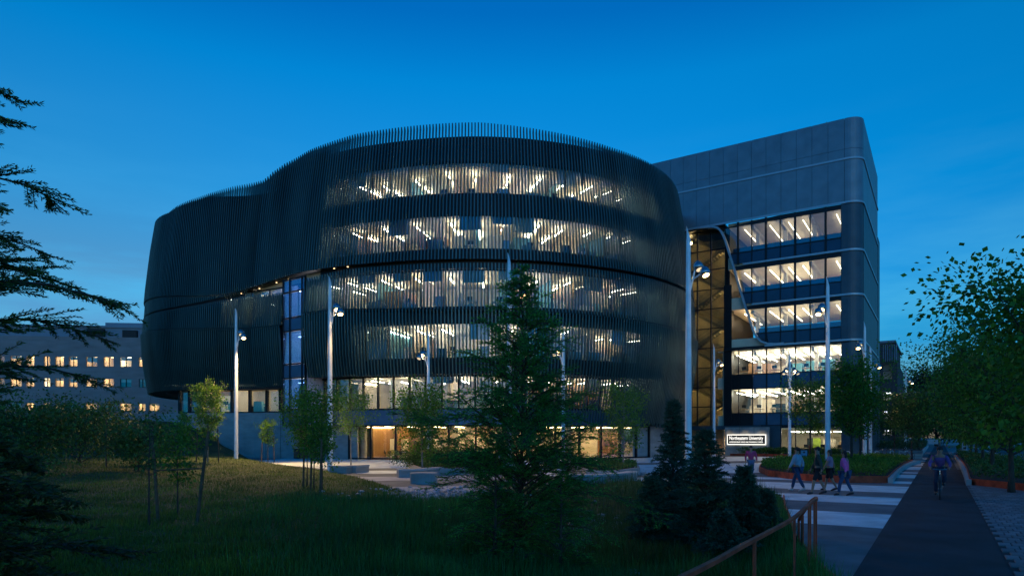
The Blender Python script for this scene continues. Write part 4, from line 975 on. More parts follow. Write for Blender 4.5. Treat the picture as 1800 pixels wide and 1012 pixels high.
# right-hand avenue
lbs=['nearest avenue tree with broad leaves, trunk rising from the unit pavers','second avenue tree from the camera, in the low planting bed','third avenue tree from the camera','fourth avenue tree from the camera','fifth avenue tree from the camera','sixth avenue tree, small in the distance','seventh avenue tree, far down the path','eighth avenue tree, almost at the end of the path']
for i,(px_,Y_) in enumerate([(1778,25),(1745,34),(1728,43),(1716,52),(1707,61),(1699,70),(1692,82),(1687,96)]):
    near=i==0
    tree('avenue_tree',at(px_,Y_,0),[6.5,7.0,7.4,7.2,7.5,7.3,7.6,7.6][i],[2.75,2.6,2.5,2.5,2.5,2.5,2.7,2.8][i],.25 if near else .24,[24000,14000,6500,5000,4200,3600,3200,3000][i],[.095,.16,.2,.22,.24,.26,.28,.3][i],.12,m_leaf if near else m_leaf_d,m_bark,lbs[i],seed=80+i,limbs=46 if near else 34,shape='round',up=.55,wid=.75)
tree('maple_tree',(9.5,9.6,0),4.9,2.3,.42,20000,.095,.09,m_leaf,m_bark,'maple at the right edge with broad leaves and branches hanging over the pavers',seed=91,limbs=30,shape='round',up=.5,wid=.75)
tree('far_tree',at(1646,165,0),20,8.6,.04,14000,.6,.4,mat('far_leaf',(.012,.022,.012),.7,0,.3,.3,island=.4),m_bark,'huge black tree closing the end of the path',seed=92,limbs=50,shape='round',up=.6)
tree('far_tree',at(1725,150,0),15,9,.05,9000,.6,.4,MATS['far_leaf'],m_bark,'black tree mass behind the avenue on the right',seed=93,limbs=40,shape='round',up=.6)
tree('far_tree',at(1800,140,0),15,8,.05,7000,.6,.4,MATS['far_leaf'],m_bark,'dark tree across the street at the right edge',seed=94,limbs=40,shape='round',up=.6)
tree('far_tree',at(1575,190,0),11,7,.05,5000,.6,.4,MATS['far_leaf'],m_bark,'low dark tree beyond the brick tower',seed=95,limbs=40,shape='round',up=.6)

# ---------------------------------------------------------------- grass
def grass(name,N,gen,hgt,wid,m,seed,lean=.35,label=None):
    rs=np.random.RandomState(seed); XY=gen(rs,N); sd=inside_sd(XY,LAWN); k=sd>.12; XY=XY[k]; z=lawn_h(XY,sd[k]); n=len(XY)
    h=hgt*rs.uniform(.45,1.25,(n,1)); P=np.column_stack([XY,z-.02]); 
    cl=np.sin(XY[:,0]*2.1+np.sin(XY[:,1]*1.3)*2)*np.sin(XY[:,1]*1.7)*.35+.9; h=h*cl[:,None]
    a=rs.uniform(0,2*PI,n); L=np.stack([np.cos(a),np.sin(a),np.zeros(n)],1)*lean*rs.uniform(0,1,(n,1))*h; W=np.stack([np.cos(a+1.57),np.sin(a+1.57),np.zeros(n)],1)*wid*.5
    V=np.stack([P-W,P+W,P+L+np.array([0,0,1])*h+W*.12,P+L+np.array([0,0,1])*h-W*.12],1)
    o=quads_mesh(name,V,m); tag(o,label=label,cat='grass',kind='stuff'); return o
def gen_cam(y0,y1,p0,p1):
    def f(rs,n):
        Y=y0*(y1/y0)**rs.rand(n); px=rs.uniform(p0,p1,n)+(rs.normal(size=n)*75 if p0>500 else 0); return np.column_stack([(px-CX)/F*Y,Y])
    return f
grass('lawn_grass',170000,gen_cam(9,62,-60,900),.12,.022,m_grass,5,label='mown lawn grass sloping up to the left')
grass('meadow_grass',110000,gen_cam(5.2,22,560,1460),.36,.014,m_meadow,6,.7,label='tall soft meadow grass around the conifers')
grass('meadow_grass',22000,gen_cam(13,31,980,1330),.42,.02,mat('sedge_blade',(.07,.115,.02),.6,0,.3,.5,island=.4,transl=.3),7,.5,label='yellow green sedge between the big conifer and the spruces')
# river stones in the swale
rs=np.random.RandomState(9); g=MB(); cnt=0
while cnt<900:
    if cnt<520: x,y=2.35+rs.normal()*.75,17.8+rs.normal()*1.9
    else: x,y=-2.4+rs.normal()*1.4,24.2+rs.normal()*1.6
    s_=.05+rs.rand()*.09; 
    if cnt>=520: s_*=.7
    z=max(gh(x,y),0 if inside_sd(np.array([[x,y]]),LAWN)[0]<0 else -9)
    g.ball((x,y,z+s_*.25),(s_*rs.uniform(.8,1.4),s_*rs.uniform(.8,1.3),s_*.6),6,4); cnt+=1
tag(g.build('river_stones',m_stone),label='grey river stones lying in the swale and beside the lawn tip',cat='stones',kind='stuff')

# ---------------------------------------------------------------- planting beds
def bed(name,poly,h,label,ncover,leaf,mleaf,hc,m_edge=m_corten,cap=None,covername='ground_cover',coverlabel='',seed=1,th=.05):
    c=Vector((sum(p[0] for p in poly)/len(poly),sum(p[1] for p in poly)/len(poly),0)); r=wroot(name,c,label,'planter')
    g=MB(); P=[Vector((p[0],p[1],0)) for p in poly]; n=len(P); A=sum(P[i].x*P[(i+1)%n].y-P[(i+1)%n].x*P[i].y for i in range(n))
    I=[]
    for i in range(n):
        d1=(P[i]-P[i-1]).normalized(); d2=(P[(i+1)%n]-P[i]).normalized(); d=(d1+d2).normalized(); nn=Vector((-d.y,d.x,0))*(1 if A>0 else -1); I.append(P[i]+nn*th)
    for i in range(n):
        j=(i+1)%n; g.hexa([(P[i].x,P[i].y,-.05),(P[j].x,P[j].y,-.05),(I[j].x,I[j].y,-.05),(I[i].x,I[i].y,-.05)],[(P[i].x,P[i].y,h),(P[j].x,P[j].y,h),(I[j].x,I[j].y,h),(I[i].x,I[i].y,h)])
    g.build('edging',m_edge,r)
    g=MB(); g.prism([(p.x,p.y) for p in I],.01,h-.05); g.build('soil',m_soil,r)
    rs=np.random.RandomState(seed); a=np.array([[p[0],p[1]] for p in poly]); lo,hi=a.min(0),a.max(0); Q=rs.uniform(lo,hi,(ncover*4,2)); Q=Q[inside_sd(Q,a)>.15][:ncover]
    bump=.5+.5*np.sin(Q[:,0]*2.3+1.3*np.sin(Q[:,1]*1.9+seed))*np.sin(Q[:,1]*2.7+seed); hh=hc*(.55+.45*bump); z=h-.05+hh*rs.rand(len(Q))**.6
    o=quads_mesh(covername,leaf_quads(np.column_stack([Q,z]),leaf,D=rs.normal(size=(len(Q),3))*[1,1,.6]+[0,0,.9],wid=.4,rs=rs),mleaf); tag(o,label=coverlabel,cat='ground cover',kind='stuff'); return r
def G2(px,py): p=gnd(px,py); return (p.x,p.y)
bed('planting_bed',[G2(1334,829),G2(1350,836),G2(1385,841),G2(1430,845.5),G2(1480,848),G2(1562,848.5),G2(1577,832),G2(1590,822),G2(1604,814.5),G2(1540,812),G2(1480,813),G2(1420,815),G2(1365,818),G2(1337,822)],.32,'low rust edged planting bed with trees, behind the walking people',26000,.14,m_leaf,.55,coverlabel='leafy low shrubs filling the rust edged bed',seed=3)
bed('planting_bed',[G2(1704,852),(path_pt(28.5,5.0).x,path_pt(28.5,5.0).y),(path_pt(62,5.0).x,path_pt(62,5.0).y),G2(1676,800),G2(1690,815),G2(1699,832)],.30,'low planting bed under the avenue trees right of the path',26000,.15,m_leaf_d,.6,coverlabel='dark ground cover under the avenue trees',seed=4)
bed('planting_bed',[tuple(FP(SWu1-1,-2.2))[:2],tuple(FP(9.5,-2.8))[:2],tuple(FP(3,-3.6))[:2],tuple(FP(1.2,-3.2))[:2],tuple(FP(1.8,-1.2))[:2],tuple(FP(9.4,-1.1))[:2],tuple(FP(SWu1-2.6,-1.5))[:2]],.25,'narrow rust edged bed at the foot of the wing',9000,.2,m_leaf_d,.8,coverlabel='dark shrubs below the ground floor windows of the wing',seed=5)
bed('hedge_bed',[G2(1530,797),G2(1622,799),G2(1632,786),G2(1540,785)],.5,'concrete edged bed of clipped grass left of the path end',12000,.3,mat('hedge_blade',(.045,.085,.02),.7,0,.2,1,island=.3),1.1,m_edge=m_conc_l,coverlabel='even green ornamental grass in the far bed',seed=6,th=.3)
bed('bench_bed',[G2(718,826),G2(745,821),G2(800,818),G2(880,818),G2(880,830),G2(800,834),G2(745,836)],.38,'curved concrete bed holding the bushy tree on the plaza',7000,.14,m_leaf_d,.45,m_edge=m_conc,coverlabel='dark low shrubs in the concrete plaza bed',seed=7,th=.25)
bed('bench_bed',[G2(1000,826),G2(1030,838),G2(1085,840),G2(1125,834),G2(1120,824),G2(1050,820)],.4,'curved concrete bed holding the pale barked tree',6000,.14,m_leaf_d,.35,m_edge=m_conc,coverlabel='low shrubs in the bed of the pale barked tree',seed=8,th=.3)
tree('round_shrub',at(735,41,0),1.1,1.3,.02,3000,.12,.03,m_leaf_d,m_bark,'low dark clipped shrub before the cafe windows',cat='shrub',seed=99,limbs=18,shape='round')
tree('round_shrub',at(780,41.5,0),1.2,1.7,.02,3600,.12,.03,m_leaf_d,m_bark,'dark shrub behind the big conifer on the plaza',cat='shrub',seed=98,limbs=18,shape='round')
# curved concrete kerbs beside the path
def kerb_curve(pts,label,h=.26,w=.2):
    c=Vector((*pts[len(pts)//2],0)); r=wroot('concrete_kerb',c,label,'kerb'); g=MB(); P=[Vector((*p,0)) for p in pts]; n=len(P)
    def off(i):
        d=(P[min(i+1,n-1)]-P[max(i-1,0)]).normalized(); return Vector((-d.y,d.x,0))*w*.5
    for i in range(n-1):
        a,b=off(i),off(i+1); h0=h*(1-.0*i); g.hexa([P[i]-a,P[i+1]-b,P[i+1]+b,P[i]+a],[q+Vector((0,0,h)) for q in (P[i]-a,P[i+1]-b,P[i+1]+b,P[i]+a)])
    g.build('kerb_stone',m_conc_l,r)
def smooth(P,n=8): 
    P=[P[0]]+list(P)+[P[-1]]; return [tuple(p) for p in catmull(P,n)]
kerb_curve(smooth([G2(1565,849),G2(1577,833),G2(1590,823),G2(1605,816),G2(1616,815)]),'pale curved concrete kerb at the right end of the rust edged bed')
kerb_curve(smooth([G2(1703,853),G2(1697,836),G2(1689,819),G2(1680,805),G2(1674,798)]),'pale curved concrete kerb right of the bike path')
# benches on the plaza
def bench(pts,h,w,label,m=m_conc):
    c=Vector((*pts[len(pts)//2],0)); r=wroot('concrete_bench',c,label,'bench'); P=[Vector((*p,0)) for p in pts]; n=len(P)
    def off(i):
        d=(P[min(i+1,n-1)]-P[max(i-1,0)]).normalized(); return Vector((-d.y,d.x,0))
    for nm,z0,z1,ww in (('plinth',0,h-.09,w*.5-.05),('seat',h-.088,h,w*.5)):
        g=MB()
        for i in range(n-1):
            a,b=off(i)*ww,off(i+1)*ww; g.hexa([q+Vector((0,0,z0)) for q in (P[i]-a,P[i+1]-b,P[i+1]+b,P[i]+a)],[q+Vector((0,0,z1)) for q in (P[i]-a,P[i+1]-b,P[i+1]+b,P[i]+a)])
        g.build(nm,m if nm=='plinth' else m_conc_l,r)
bench([G2(584,831),G2(614,831.5)],.45,.7,'low grey concrete block bench right of the lamp pole'); bench([G2(618,831),G2(641,829)],.45,.7,'angled concrete block bench joined to its left neighbour')
bench([G2(699,839),G2(740,838),G2(772,834)],.45,.6,'long low concrete bench before the bushy tree')
r=wroot('stone_seat',Vector((*G2(742,849),0)),'round concrete seat on the pebbles beside the long bench','seat'); g=MB(); c_=G2(745,849); g.lathe([(.62,0),(.62,.46),(.58,.5)],24,(*c_,0)); g.build('drum',m_conc,r,smooth=False)
bench(smooth([G2(1003,848),G2(1030,850),G2(1060,849)],5),.42,.6,'curved concrete bench right of the big conifer'); bench([G2(1066,848),G2(1092,846),G2(1112,842)],.42,.6,'concrete bench under the pale barked tree')
bench([G2(1570,806),G2(1592,806.5),G2(1618,806)],.45,.5,'low grey bench wall before the ornamental grass bed')
r=wroot('boulder',gnd(905,846),'pale round boulder seen through the big conifer','stone'); g=MB(); p=gnd(908,842); g.ball((p.x,p.y,.2),(.3,.3,.32),12,8); g.build('stone',m_stone,r,smooth=True)

# ---------------------------------------------------------------- rusted railing
def rail(pts,label,posts,hb):
    P=[Vector(p) for p in pts]; r=wroot('steel_railing',Vector((P[0].x,P[0].y,0)),label,'railing')
    g=MB(); n=len(P)
    for i in range(n-1):
        d0=(P[min(i+1,n-1)]-P[max(i-1,0)]); d1=(P[min(i+2,n-1)]-P[i]); a=Vector((-d0.y,d0.x,0)).normalized()*.024; b=Vector((-d1.y,d1.x,0)).normalized()*.024; u=Vector((0,0,.02))
        g.hexa([P[i]-a-u,P[i+1]-b-u,P[i+1]+b-u,P[i]+a-u],[P[i]-a+u,P[i+1]-b+u,P[i+1]+b+u,P[i]+a+u])
    g.build('handrail',m_corten,r)
    for t in posts:
        f=t*(n-1); i=min(int(f),n-2); q=P[i].lerp(P[i+1],f-i); d=(P[i+1]-P[i]); fr=((q.x,q.y),tuple(nrm(np.array([d.x,d.y]))),tuple(nrm(np.array([-d.y,d.x]))))
        g=MB(); g.fbox(fr,-.042,.042,-.012,.012,min(hb(q),q.z-.3),q.z-.02); g.build('post',m_corten,r)
RP=[(1.15,4.2,1.02),(1.46,5.02,1.03),(2.55,6.75,1.045),(3.5,8.3,1.06),(4.42,9.75,1.07),(4.95,10.8,1.085),(5.08,11.25,1.09)]
Pm=[RP[0]]+RP+[RP[-1]]
def cm3(P,n=6):
    P=np.array(P,float); o=[]
    for i in range(1,len(P)-2):
        a,b,c,d=P[i-1],P[i],P[i+1],P[i+2]
        for k in range(n):
            t=k/n; o.append(.5*((2*b)+(-a+c)*t+(2*a-5*b+4*c-d)*t*t+(-a+3*b-3*c+d)*t**3))
    o.append(P[-2]); return o
def at3(px,py,Y): return (( px-CX)/F*Y,Y,CAMZ+(HY-py)/F*Y)
RA=[at3(1196,1016,4.9),at3(1258,985,5.9),at3(1308,957,6.9),at3(1352,934,8.0),at3(1392,912,9.2),at3(1415,893,10.2),at3(1428,881,10.9),at3(1435,877,11.4),at3(1434,874,11.9)]
rail(cm3([RA[0]]+RA+[RA[-1]]),'curved rusted steel handrail in the foreground beside the path',(.0,.30,.52,.68,.80,.90,1.0),lambda q:gh(q.x,q.y)-.2)
RBk=[at3(1433,875,12.0),at3(1425,881,12.3),at3(1417,893,12.5),at3(1409,905,12.7),at3(1404,914,12.9)]
rail(cm3([RBk[0]]+RBk+[RBk[-1]]),'return leg of the rusted handrail descending into the planting',(.3,.7,1.0),lambda q:gh(q.x,q.y)-.3)
g=MB()
EP=[(4.5,8.6),(5.15,11.2),(6.1,14.2),(7.3,17.3),(8.3,20),(9.7,23.5)]
for a,b in zip(EP[:-1],EP[1:]):
    d=nrm(np.array(b)-np.array(a)); q=np.array([-d[1],d[0]])*.04; a=np.array(a);b=np.array(b); g.hexa([(*(a-q*0),-.3),(*(b-q*0),-.3),(*(b+q),-.3),(*(a+q),-.3)],[(*a,.06),(*b,.06),(*(b+q),.06),(*(a+q),.06)])
r=wroot('steel_edging',Vector((6,14,0)),'thin rusted steel edge between meadow grass and paving','edging'); g.build('strip',m_corten,r)
# ---------------------------------------------------------------- people
def skin_mesh(name,V,Ed,Rd,m,parent,sub=1,extra=None,root=0,loc=None):
    me=bpy.data.meshes.new('t'); me.from_pydata([tuple(v) for v in V],Ed,[]); o=bpy.data.objects.new('t',me); COL.objects.link(o)
    o.modifiers.new('s','SKIN'); 
    for i,sv in enumerate(me.skin_vertices[0].data):
        rr=Rd[i]; sv.radius=(rr,rr) if not hasattr(rr,'__len__') else rr; sv.use_root=(i==root)
    o.modifiers['s'].use_smooth_shade=True
    ss=o.modifiers.new('u','SUBSURF'); ss.levels=sub; ss.render_levels=sub
    dg=bpy.context.evaluated_depsgraph_get(); dg.update(); nm=bpy.data.meshes.new_from_object(o.evaluated_get(dg)); bpy.data.objects.remove(o); bpy.data.meshes.remove(me)
    if extra is not None:
        import bmesh
        b=bmesh.new(); b.from_mesh(nm); n0=len(b.verts); vs=[b.verts.new(v) for v in extra.v]
        for f in extra.f:
            try: b.faces.new([vs[i] for i in f])
            except ValueError: pass
        b.to_mesh(nm); b.free()
    nm.materials.clear(); nm.materials.append(m); nm.name=name
    nm.polygons.foreach_set('use_smooth',[True]*len(nm.polygons)); return link_mesh(name,nm,parent)
SK=mat('skin_tone',(.35,.19,.12),.6); SKD=mat('skin_tone_brown',(.17,.085,.05),.6); HAIR=mat('dark_hair',(.012,.009,.008),.7); HAIRB=mat('brown_hair',(.05,.028,.014),.7); EYE=mat('eye_white',(.6,.6,.58),.3); LIP=mat('lips',(.28,.08,.07),.5)
SHOE=mat('dark_shoe',(.02,.02,.022),.5); SHOEW=mat('white_shoe',(.6,.6,.58),.6)
def person(pos,ang,H,label,shirt,legs,skin=SK,hair=HAIR,stride=.22,phase=1,skirt=None,shorts=False,sleeve=True,pose='walk',shoe=SHOE,fat=1.0,longhair=False,group=None,joints=None):
    r=empty('person',pos,ang,label,'person',group); s=H/1.75
    J={}
    hz=.92*s; J['pel']=(0,0,hz); J['wai']=(0,.01,1.08*s); J['che']=(0,.02,1.30*s); J['nek']=(0,.02,1.47*s); J['hd0']=(0,.03,1.56*s); J['hd1']=(0,.03,1.68*s)
    for sd,nm in ((-1,'L'),(1,'R')):
        f=phase*sd
        J['hip'+nm]=(sd*.095*s,0,.88*s); J['kne'+nm]=(sd*.10*s,f*stride*.55*s+.03,.50*s); J['ank'+nm]=(sd*.10*s,f*stride*s-(.05 if f<0 else 0),(.09+(.05 if f<0 else 0))*s); J['toe'+nm]=(sd*.11*s,f*stride*s+.15*s,.035*s)
        J['sho'+nm]=(sd*.185*s*fat,.01,1.41*s); J['elb'+nm]=(sd*.235*s*fat,-f*.10*s,1.13*s); J['wri'+nm]=(sd*.235*s*fat,-f*.17*s+.06*s,.90*s); J['pal'+nm]=(sd*.235*s*fat,-f*.19*s+.09*s,.83*s)
    if joints: J.update(joints)
    def get(n): return Vector(J[n])
    names=['pel','wai','che','nek','hd0','hd1']; E0=[('pel','wai'),('wai','che'),('che','nek'),('nek','hd0'),('hd0','hd1')]
    rad=dict(pel=.135,wai=.12,che=.14,nek=.055,hd0=.085,hd1=.078,hip=.095,kne=.062,ank=.042,toe=.035,sho=.065,elb=.042,wri=.030,pal=.034)
    for nm in 'LR':
        names+=[k+nm for k in ('hip','kne','ank','toe','sho','elb','wri','pal')]; E0+=[('pel','hip'+nm),('hip'+nm,'kne'+nm),('kne'+nm,'ank'+nm),('ank'+nm,'toe'+nm),('che','sho'+nm),('sho'+nm,'elb'+nm),('elb'+nm,'wri'+nm),('wri'+nm,'pal'+nm)]
    rk=lambda n,k=1.0:(rad.get(n,rad.get(n[:3]))*s*k*(fat if n[:3] in('pel','wai','che') else 1))
    ex=MB()   # fingers, nose and ears belong to the one body mesh
    for nm,sd in (('L',-1),('R',1)):
        p=get('pal'+nm); w=get('wri'+nm); d=(p-w).normalized(); side=Vector((0,1,0)); side=(side-d*side.dot(d)).normalized(); inn=d.cross(side)*(-sd)
        for q in range(4):
            b=p+side*(.025-.017*q)*s+d*.015*s; L=[.055,.065,.062,.05][q]*s; ex.tube([b,b+d*L*.55+inn*.005*s,b+d*L+inn*.02*s],[.0085*s,.008*s,.006*s],6)
        b=p+side*.03*s-d*.02*s; ex.tube([b,b+(side*.7+d*.6)*.03*s,b+(side*.6+d*1.0)*.05*s],[.010*s,.009*s,.007*s],6)
    h=(get('hd0')+get('hd1'))/2; fw=(Vector((0,1,0))); hr=.1*s
    face=Vector(J.get('face',(0,1,0))).normalized(); rt=face.cross(Vector((0,0,1))).normalized(); upv=rt.cross(face)
    ex.ball(h+face*.088*s-upv*.005*s,(.014*s,.018*s,.022*s),6,5)
    for q in (-1,1): ex.ball(h+rt*q*.082*s,(.014*s,.02*s,.03*s),6,5)
    skin_mesh('body',[J[n] for n in names],[(names.index(a),names.index(b)) for a,b in E0],[rk(n) for n in names],skin,r,1,ex)
    # face
    g=MB(); [g.ball(h+face*.078*s+rt*q*.032*s+upv*.018*s,(.012*s,.010*s,.008*s),6,5) for q in (-1,1)]; 
    for q in (-1,1):
        g=MB(); g.ball(h+face*.080*s+rt*q*.032*s+upv*.018*s,(.012*s,.009*s,.008*s),6,5); g.build('eye',EYE,r)
    g=MB(); g.ball(h+face*.079*s-upv*.045*s,(.024*s,.010*s,.008*s),8,5); g.build('mouth',LIP,r)
    g=MB(); g.ball(h-face*.022*s+upv*.045*s,(.095*s,.10*s,.085*s),12,8)
    if longhair: g.ball(h-face*.06*s-upv*.06*s,(.08*s,.05*s,.14*s),10,7)
    g.build('hair',hair,r,smooth=True)
    # shirt
    n2=['pel','wai','che']; e2=[('pel','wai'),('wai','che')]; rr=[rk('pel',1.10),rk('wai',1.16),rk('che',1.12)]
    J['col']=tuple(get('che').lerp(get('nek'),.55)); n2.append('col'); e2.append(('che','col')); rr.append(rk('nek',1.35))
    for nm in 'LR':
        J['shx'+nm]=J['sho'+nm]; n2+=['shx'+nm]; e2+=[('che','shx'+nm)]; rr+=[rk('sho',1.22)]
        J['sle'+nm]=J['elb'+nm] if sleeve else tuple(get('sho'+nm).lerp(get('elb'+nm),.62)); n2+=['sle'+nm]; e2+=[('shx'+nm,'sle'+nm)]; rr+=[rk('elb',1.42)]
        if sleeve: J['cuf'+nm]=tuple(get('elb'+nm).lerp(get('wri'+nm),.9)); n2+=['cuf'+nm]; e2+=[('sle'+nm,'cuf'+nm)]; rr+=[rk('wri',1.4)]
    skin_mesh('shirt',[J[n] for n in n2],[(n2.index(a),n2.index(b)) for a,b in e2],rr,shirt,r,1)
    J['pe0']=tuple(get('pel')+Vector((0,0,.03*s))); n3=['pe0']; e3=[]; rr=[rk('pel',1.12)]
    for nm in 'LR':
        n3+=['hip'+nm,'kne'+nm]; e3+=[('pe0','hip'+nm),('hip'+nm,'kne'+nm)]; rr+=[rk('hip',1.12),rk('kne',1.18 if not shorts else 1.35)]
        if not shorts: J['hem'+nm]=tuple(get('kne'+nm).lerp(get('ank'+nm),.93)); n3.append('hem'+nm); e3.append(('kne'+nm,'hem'+nm)); rr.append(rk('ank',1.45))
        else: J['kne_'+nm]=J['kne'+nm]
    skin_mesh('trousers' if not shorts else 'shorts',[J[n] for n in n3],[(n3.index(a),n3.index(b)) for a,b in e3],rr,legs,r,1)
    for nm in 'LR':
        g=MB(); a,t=get('ank'+nm),get('toe'+nm); g.tube([a-(t-a)*.18-Vector((0,0,.03*s)),a+Vector((0,0,-.02*s)),a.lerp(t,.6),t+(t-a)*.12],[.035*s,.05*s,.045*s,.025*s],8); g.build('shoe',shoe,r,smooth=True)
    return r
cl=lambda n,c:mat(n,c,.85,0,.15,6,.15,40)
side=math.atan2(-E.y,-E.x)-PI/2      # walking along the facade to the right
person(gnd(1402,863),side+2.9,1.72,'walker in a pale blue shirt and jeans, leftmost of the group',cl('pale_blue_cloth',(.30,.42,.50)),cl('blue_jeans',(.04,.07,.14)),fat=1.1,phase=1,stride=.26,shoe=SHOEW,group='people walking across the banded paving')
person(gnd(1438,869),side+3.3,1.76,'walker in a dark green top and black shorts with bare legs',cl('dark_green_cloth',(.035,.05,.04)),cl('black_cloth',(.012,.012,.016)),shorts=True,phase=-1,stride=.2,group='people walking across the banded paving')
person(gnd(1459,862),side+3.1,1.62,'walker in a lilac top and black shorts beside the lamp pole',cl('lilac_cloth',(.28,.20,.30)),cl('black_cloth',(.012,.012,.016)),shorts=True,sleeve=False,phase=1,longhair=True,hair=HAIRB,group='people walking across the banded paving')
person(gnd(1485,871),side+3.0,1.62,'walker in a bright pink shirt and blue jeans, rightmost of the group',cl('pink_cloth',(.85,.12,.36)),cl('blue_jeans',(.04,.07,.14)),fat=1.28,phase=-1,stride=.2,longhair=True,group='people walking across the banded paving')
person(gnd(1320,838),PI*.96,1.66,'person in a pink and black jacket and jeans before the name sign',cl('pink_black_cloth',(.42,.05,.14)),cl('light_jeans',(.08,.14,.24)),fat=1.12,phase=1,stride=.12,shoe=SHOEW)
# ---------------------------------------------------------------- bicycles
m_tyre=mat('tyre_rubber',(.02,.02,.02),.8); m_bike=mat('bike_paint_dark',(.02,.05,.06),.35,.3)
def bicycle(pos,ang,label,mf,group=None):
    """local: wheels in the YZ plane, front wheel at +Y"""
    r=empty('bicycle',pos,ang,label,'bicycle',group); Rw=.34
    for y in (-.52,.52):
        g=MB(); g.torus((0,y,Rw),Rw-.02,.02,'x',28,6); wo_=g.build('wheel',m_tyre,r)
        g=MB(); g.torus((0,y,Rw),Rw-.045,.009,'x',24,4)
        g.build('rim',m_chrome,wo_)
        g=MB()
        for k in range(14):
            a=2*PI*k/14; g.tube([(0,y,Rw),(0,y+math.cos(a)*(Rw-.05),Rw+math.sin(a)*(Rw-.05))],[.0025,.0025],3,cap=False)
        g.tube([(-.05,y,Rw),(.05,y,Rw)],[.022,.022],8); g.build('hub_spokes',m_chrome,wo_)
    g=MB(); T=lambda a,b,q=.016:g.tube([a,b],[q,q],8)
    bb=(0,-.06,.30); st=(0,-.20,.80); hd=(0,.34,.84); hb=(0,.38,.70); rw=(0,-.52,Rw)
    T(bb,st); T(st,hd); T(bb,hb,.02); T(hd,hb,.02)
    for q in (-.04,.04): T((q,-.52,Rw),(q*.4,-.20,.76),.009); T((q,-.52,Rw),(q*.4,-.06,.30),.010)
    g.build('frame',mf,r)
    g=MB(); 
    for q in (-.045,.045): g.tube([(q*.5,.39,.68),(q,.42,.62),(q,.52,Rw)],[.014,.013,.010],7)
    g.build('fork',mf,r)
    g=MB(); g.tube([(0,.34,.84),(0,.33,.99)],[.014,.014],8); g.tube([(-.29,.24,1.03),(-.16,.33,1.02),(0,.35,1.0),(.16,.33,1.02),(.29,.24,1.03)],[.013]*5,8); g.build('handlebar',m_chrome,r)
    g=MB(); g.tube([(0,-.20,.80),(0,-.23,.93)],[.013,.013],7); g.ball((0,-.25,.95),(.07,.13,.03),10,6); g.build('saddle',m_black,r)
    g=MB(); g.tube([(-.02,-.06,.30),(.02,-.06,.30)],[.09,.09],14); g.tube([(.06,-.06,.30),(.06,-.06,.14)],[.012]*2,6); g.tube([(-.06,-.06,.30),(-.06,-.06,.46)],[.012]*2,6); g.box(.05,.14,-.10,-.02,.125,.15); g.box(-.14,-.05,-.10,-.02,.455,.48); g.build('crankset',m_chrome,r)
    return r
cpos=gnd(1652,876); cang=math.atan2(-PD.y,-PD.x)-PI/2
bicycle(cpos,cang,'bicycle ridden toward the camera along the dark path',m_bike)
JC=dict(pel=(0,-.25,1.05),wai=(0,-.17,1.20),che=(0,-.02,1.38),nek=(0,.07,1.52),hd0=(0,.11,1.60),hd1=(0,.12,1.72),
 hipL=(-.09,-.22,1.0),hipR=(.09,-.22,1.0),kneL=(-.13,.16,.84),kneR=(.12,.08,.62),ankL=(-.11,-.02,.52),ankR=(.11,-.06,.20),toeL=(-.12,.10,.48),toeR=(.12,.08,.155),
 shoL=(-.19,.02,1.42),shoR=(.19,.02,1.42),elbL=(-.30,.10,1.20),elbR=(.30,.10,1.20),wriL=(-.27,.21,1.06),wriR=(.27,.21,1.06),palL=(-.27,.26,1.045),palR=(.27,.26,1.045),face=(0,1,-.15))
person(cpos,cang,1.75,'cyclist in a purple jacket and dark trousers riding toward the camera',cl('purple_cloth',(.16,.08,.26)),cl('navy_cloth',(.02,.03,.06)),joints=JC,skin=SK)
bl=['dark teal bicycle parked in the rack behind the rust edged bed','white bicycle parked in the rack behind the rust edged bed','red bicycle parked in the rack behind the rust edged bed']; mcs=[m_bike,mat('bike_paint_white',(.5,.5,.5),.4),mat('bike_paint_red',(.25,.03,.02),.4)]
proto=[]
for i in range(9):
    u=i/8; p=gnd(1480+u*122,809-.4*i*0); p=at(1482+u*118,58+2*u,0)
    if i<3: b=bicycle(p,PI/2+random.uniform(-.2,.2)+.6,bl[i],mcs[i],'bicycles parked in the rack'); proto.append(b)
    else:
        b=copy_tree(proto[i%3]); b.location=p; b.rotation_euler=(0,0,PI/2+.6+random.uniform(-.2,.2))
for i in range(5):
    p=at(1490+i*26,58.4+.5*i,0); r=empty('bike_rack',p,.6,'steel hoop bike rack among the parked bicycles','bike rack','hoop racks between the parked bicycles'); g=MB(); g.tube([(-.35,0,0),(-.35,0,.7),(-.25,0,.84),(.25,0,.84),(.35,0,.7),(.35,0,0)],[.028]*6,8); g.build('hoop',m_pole,r)
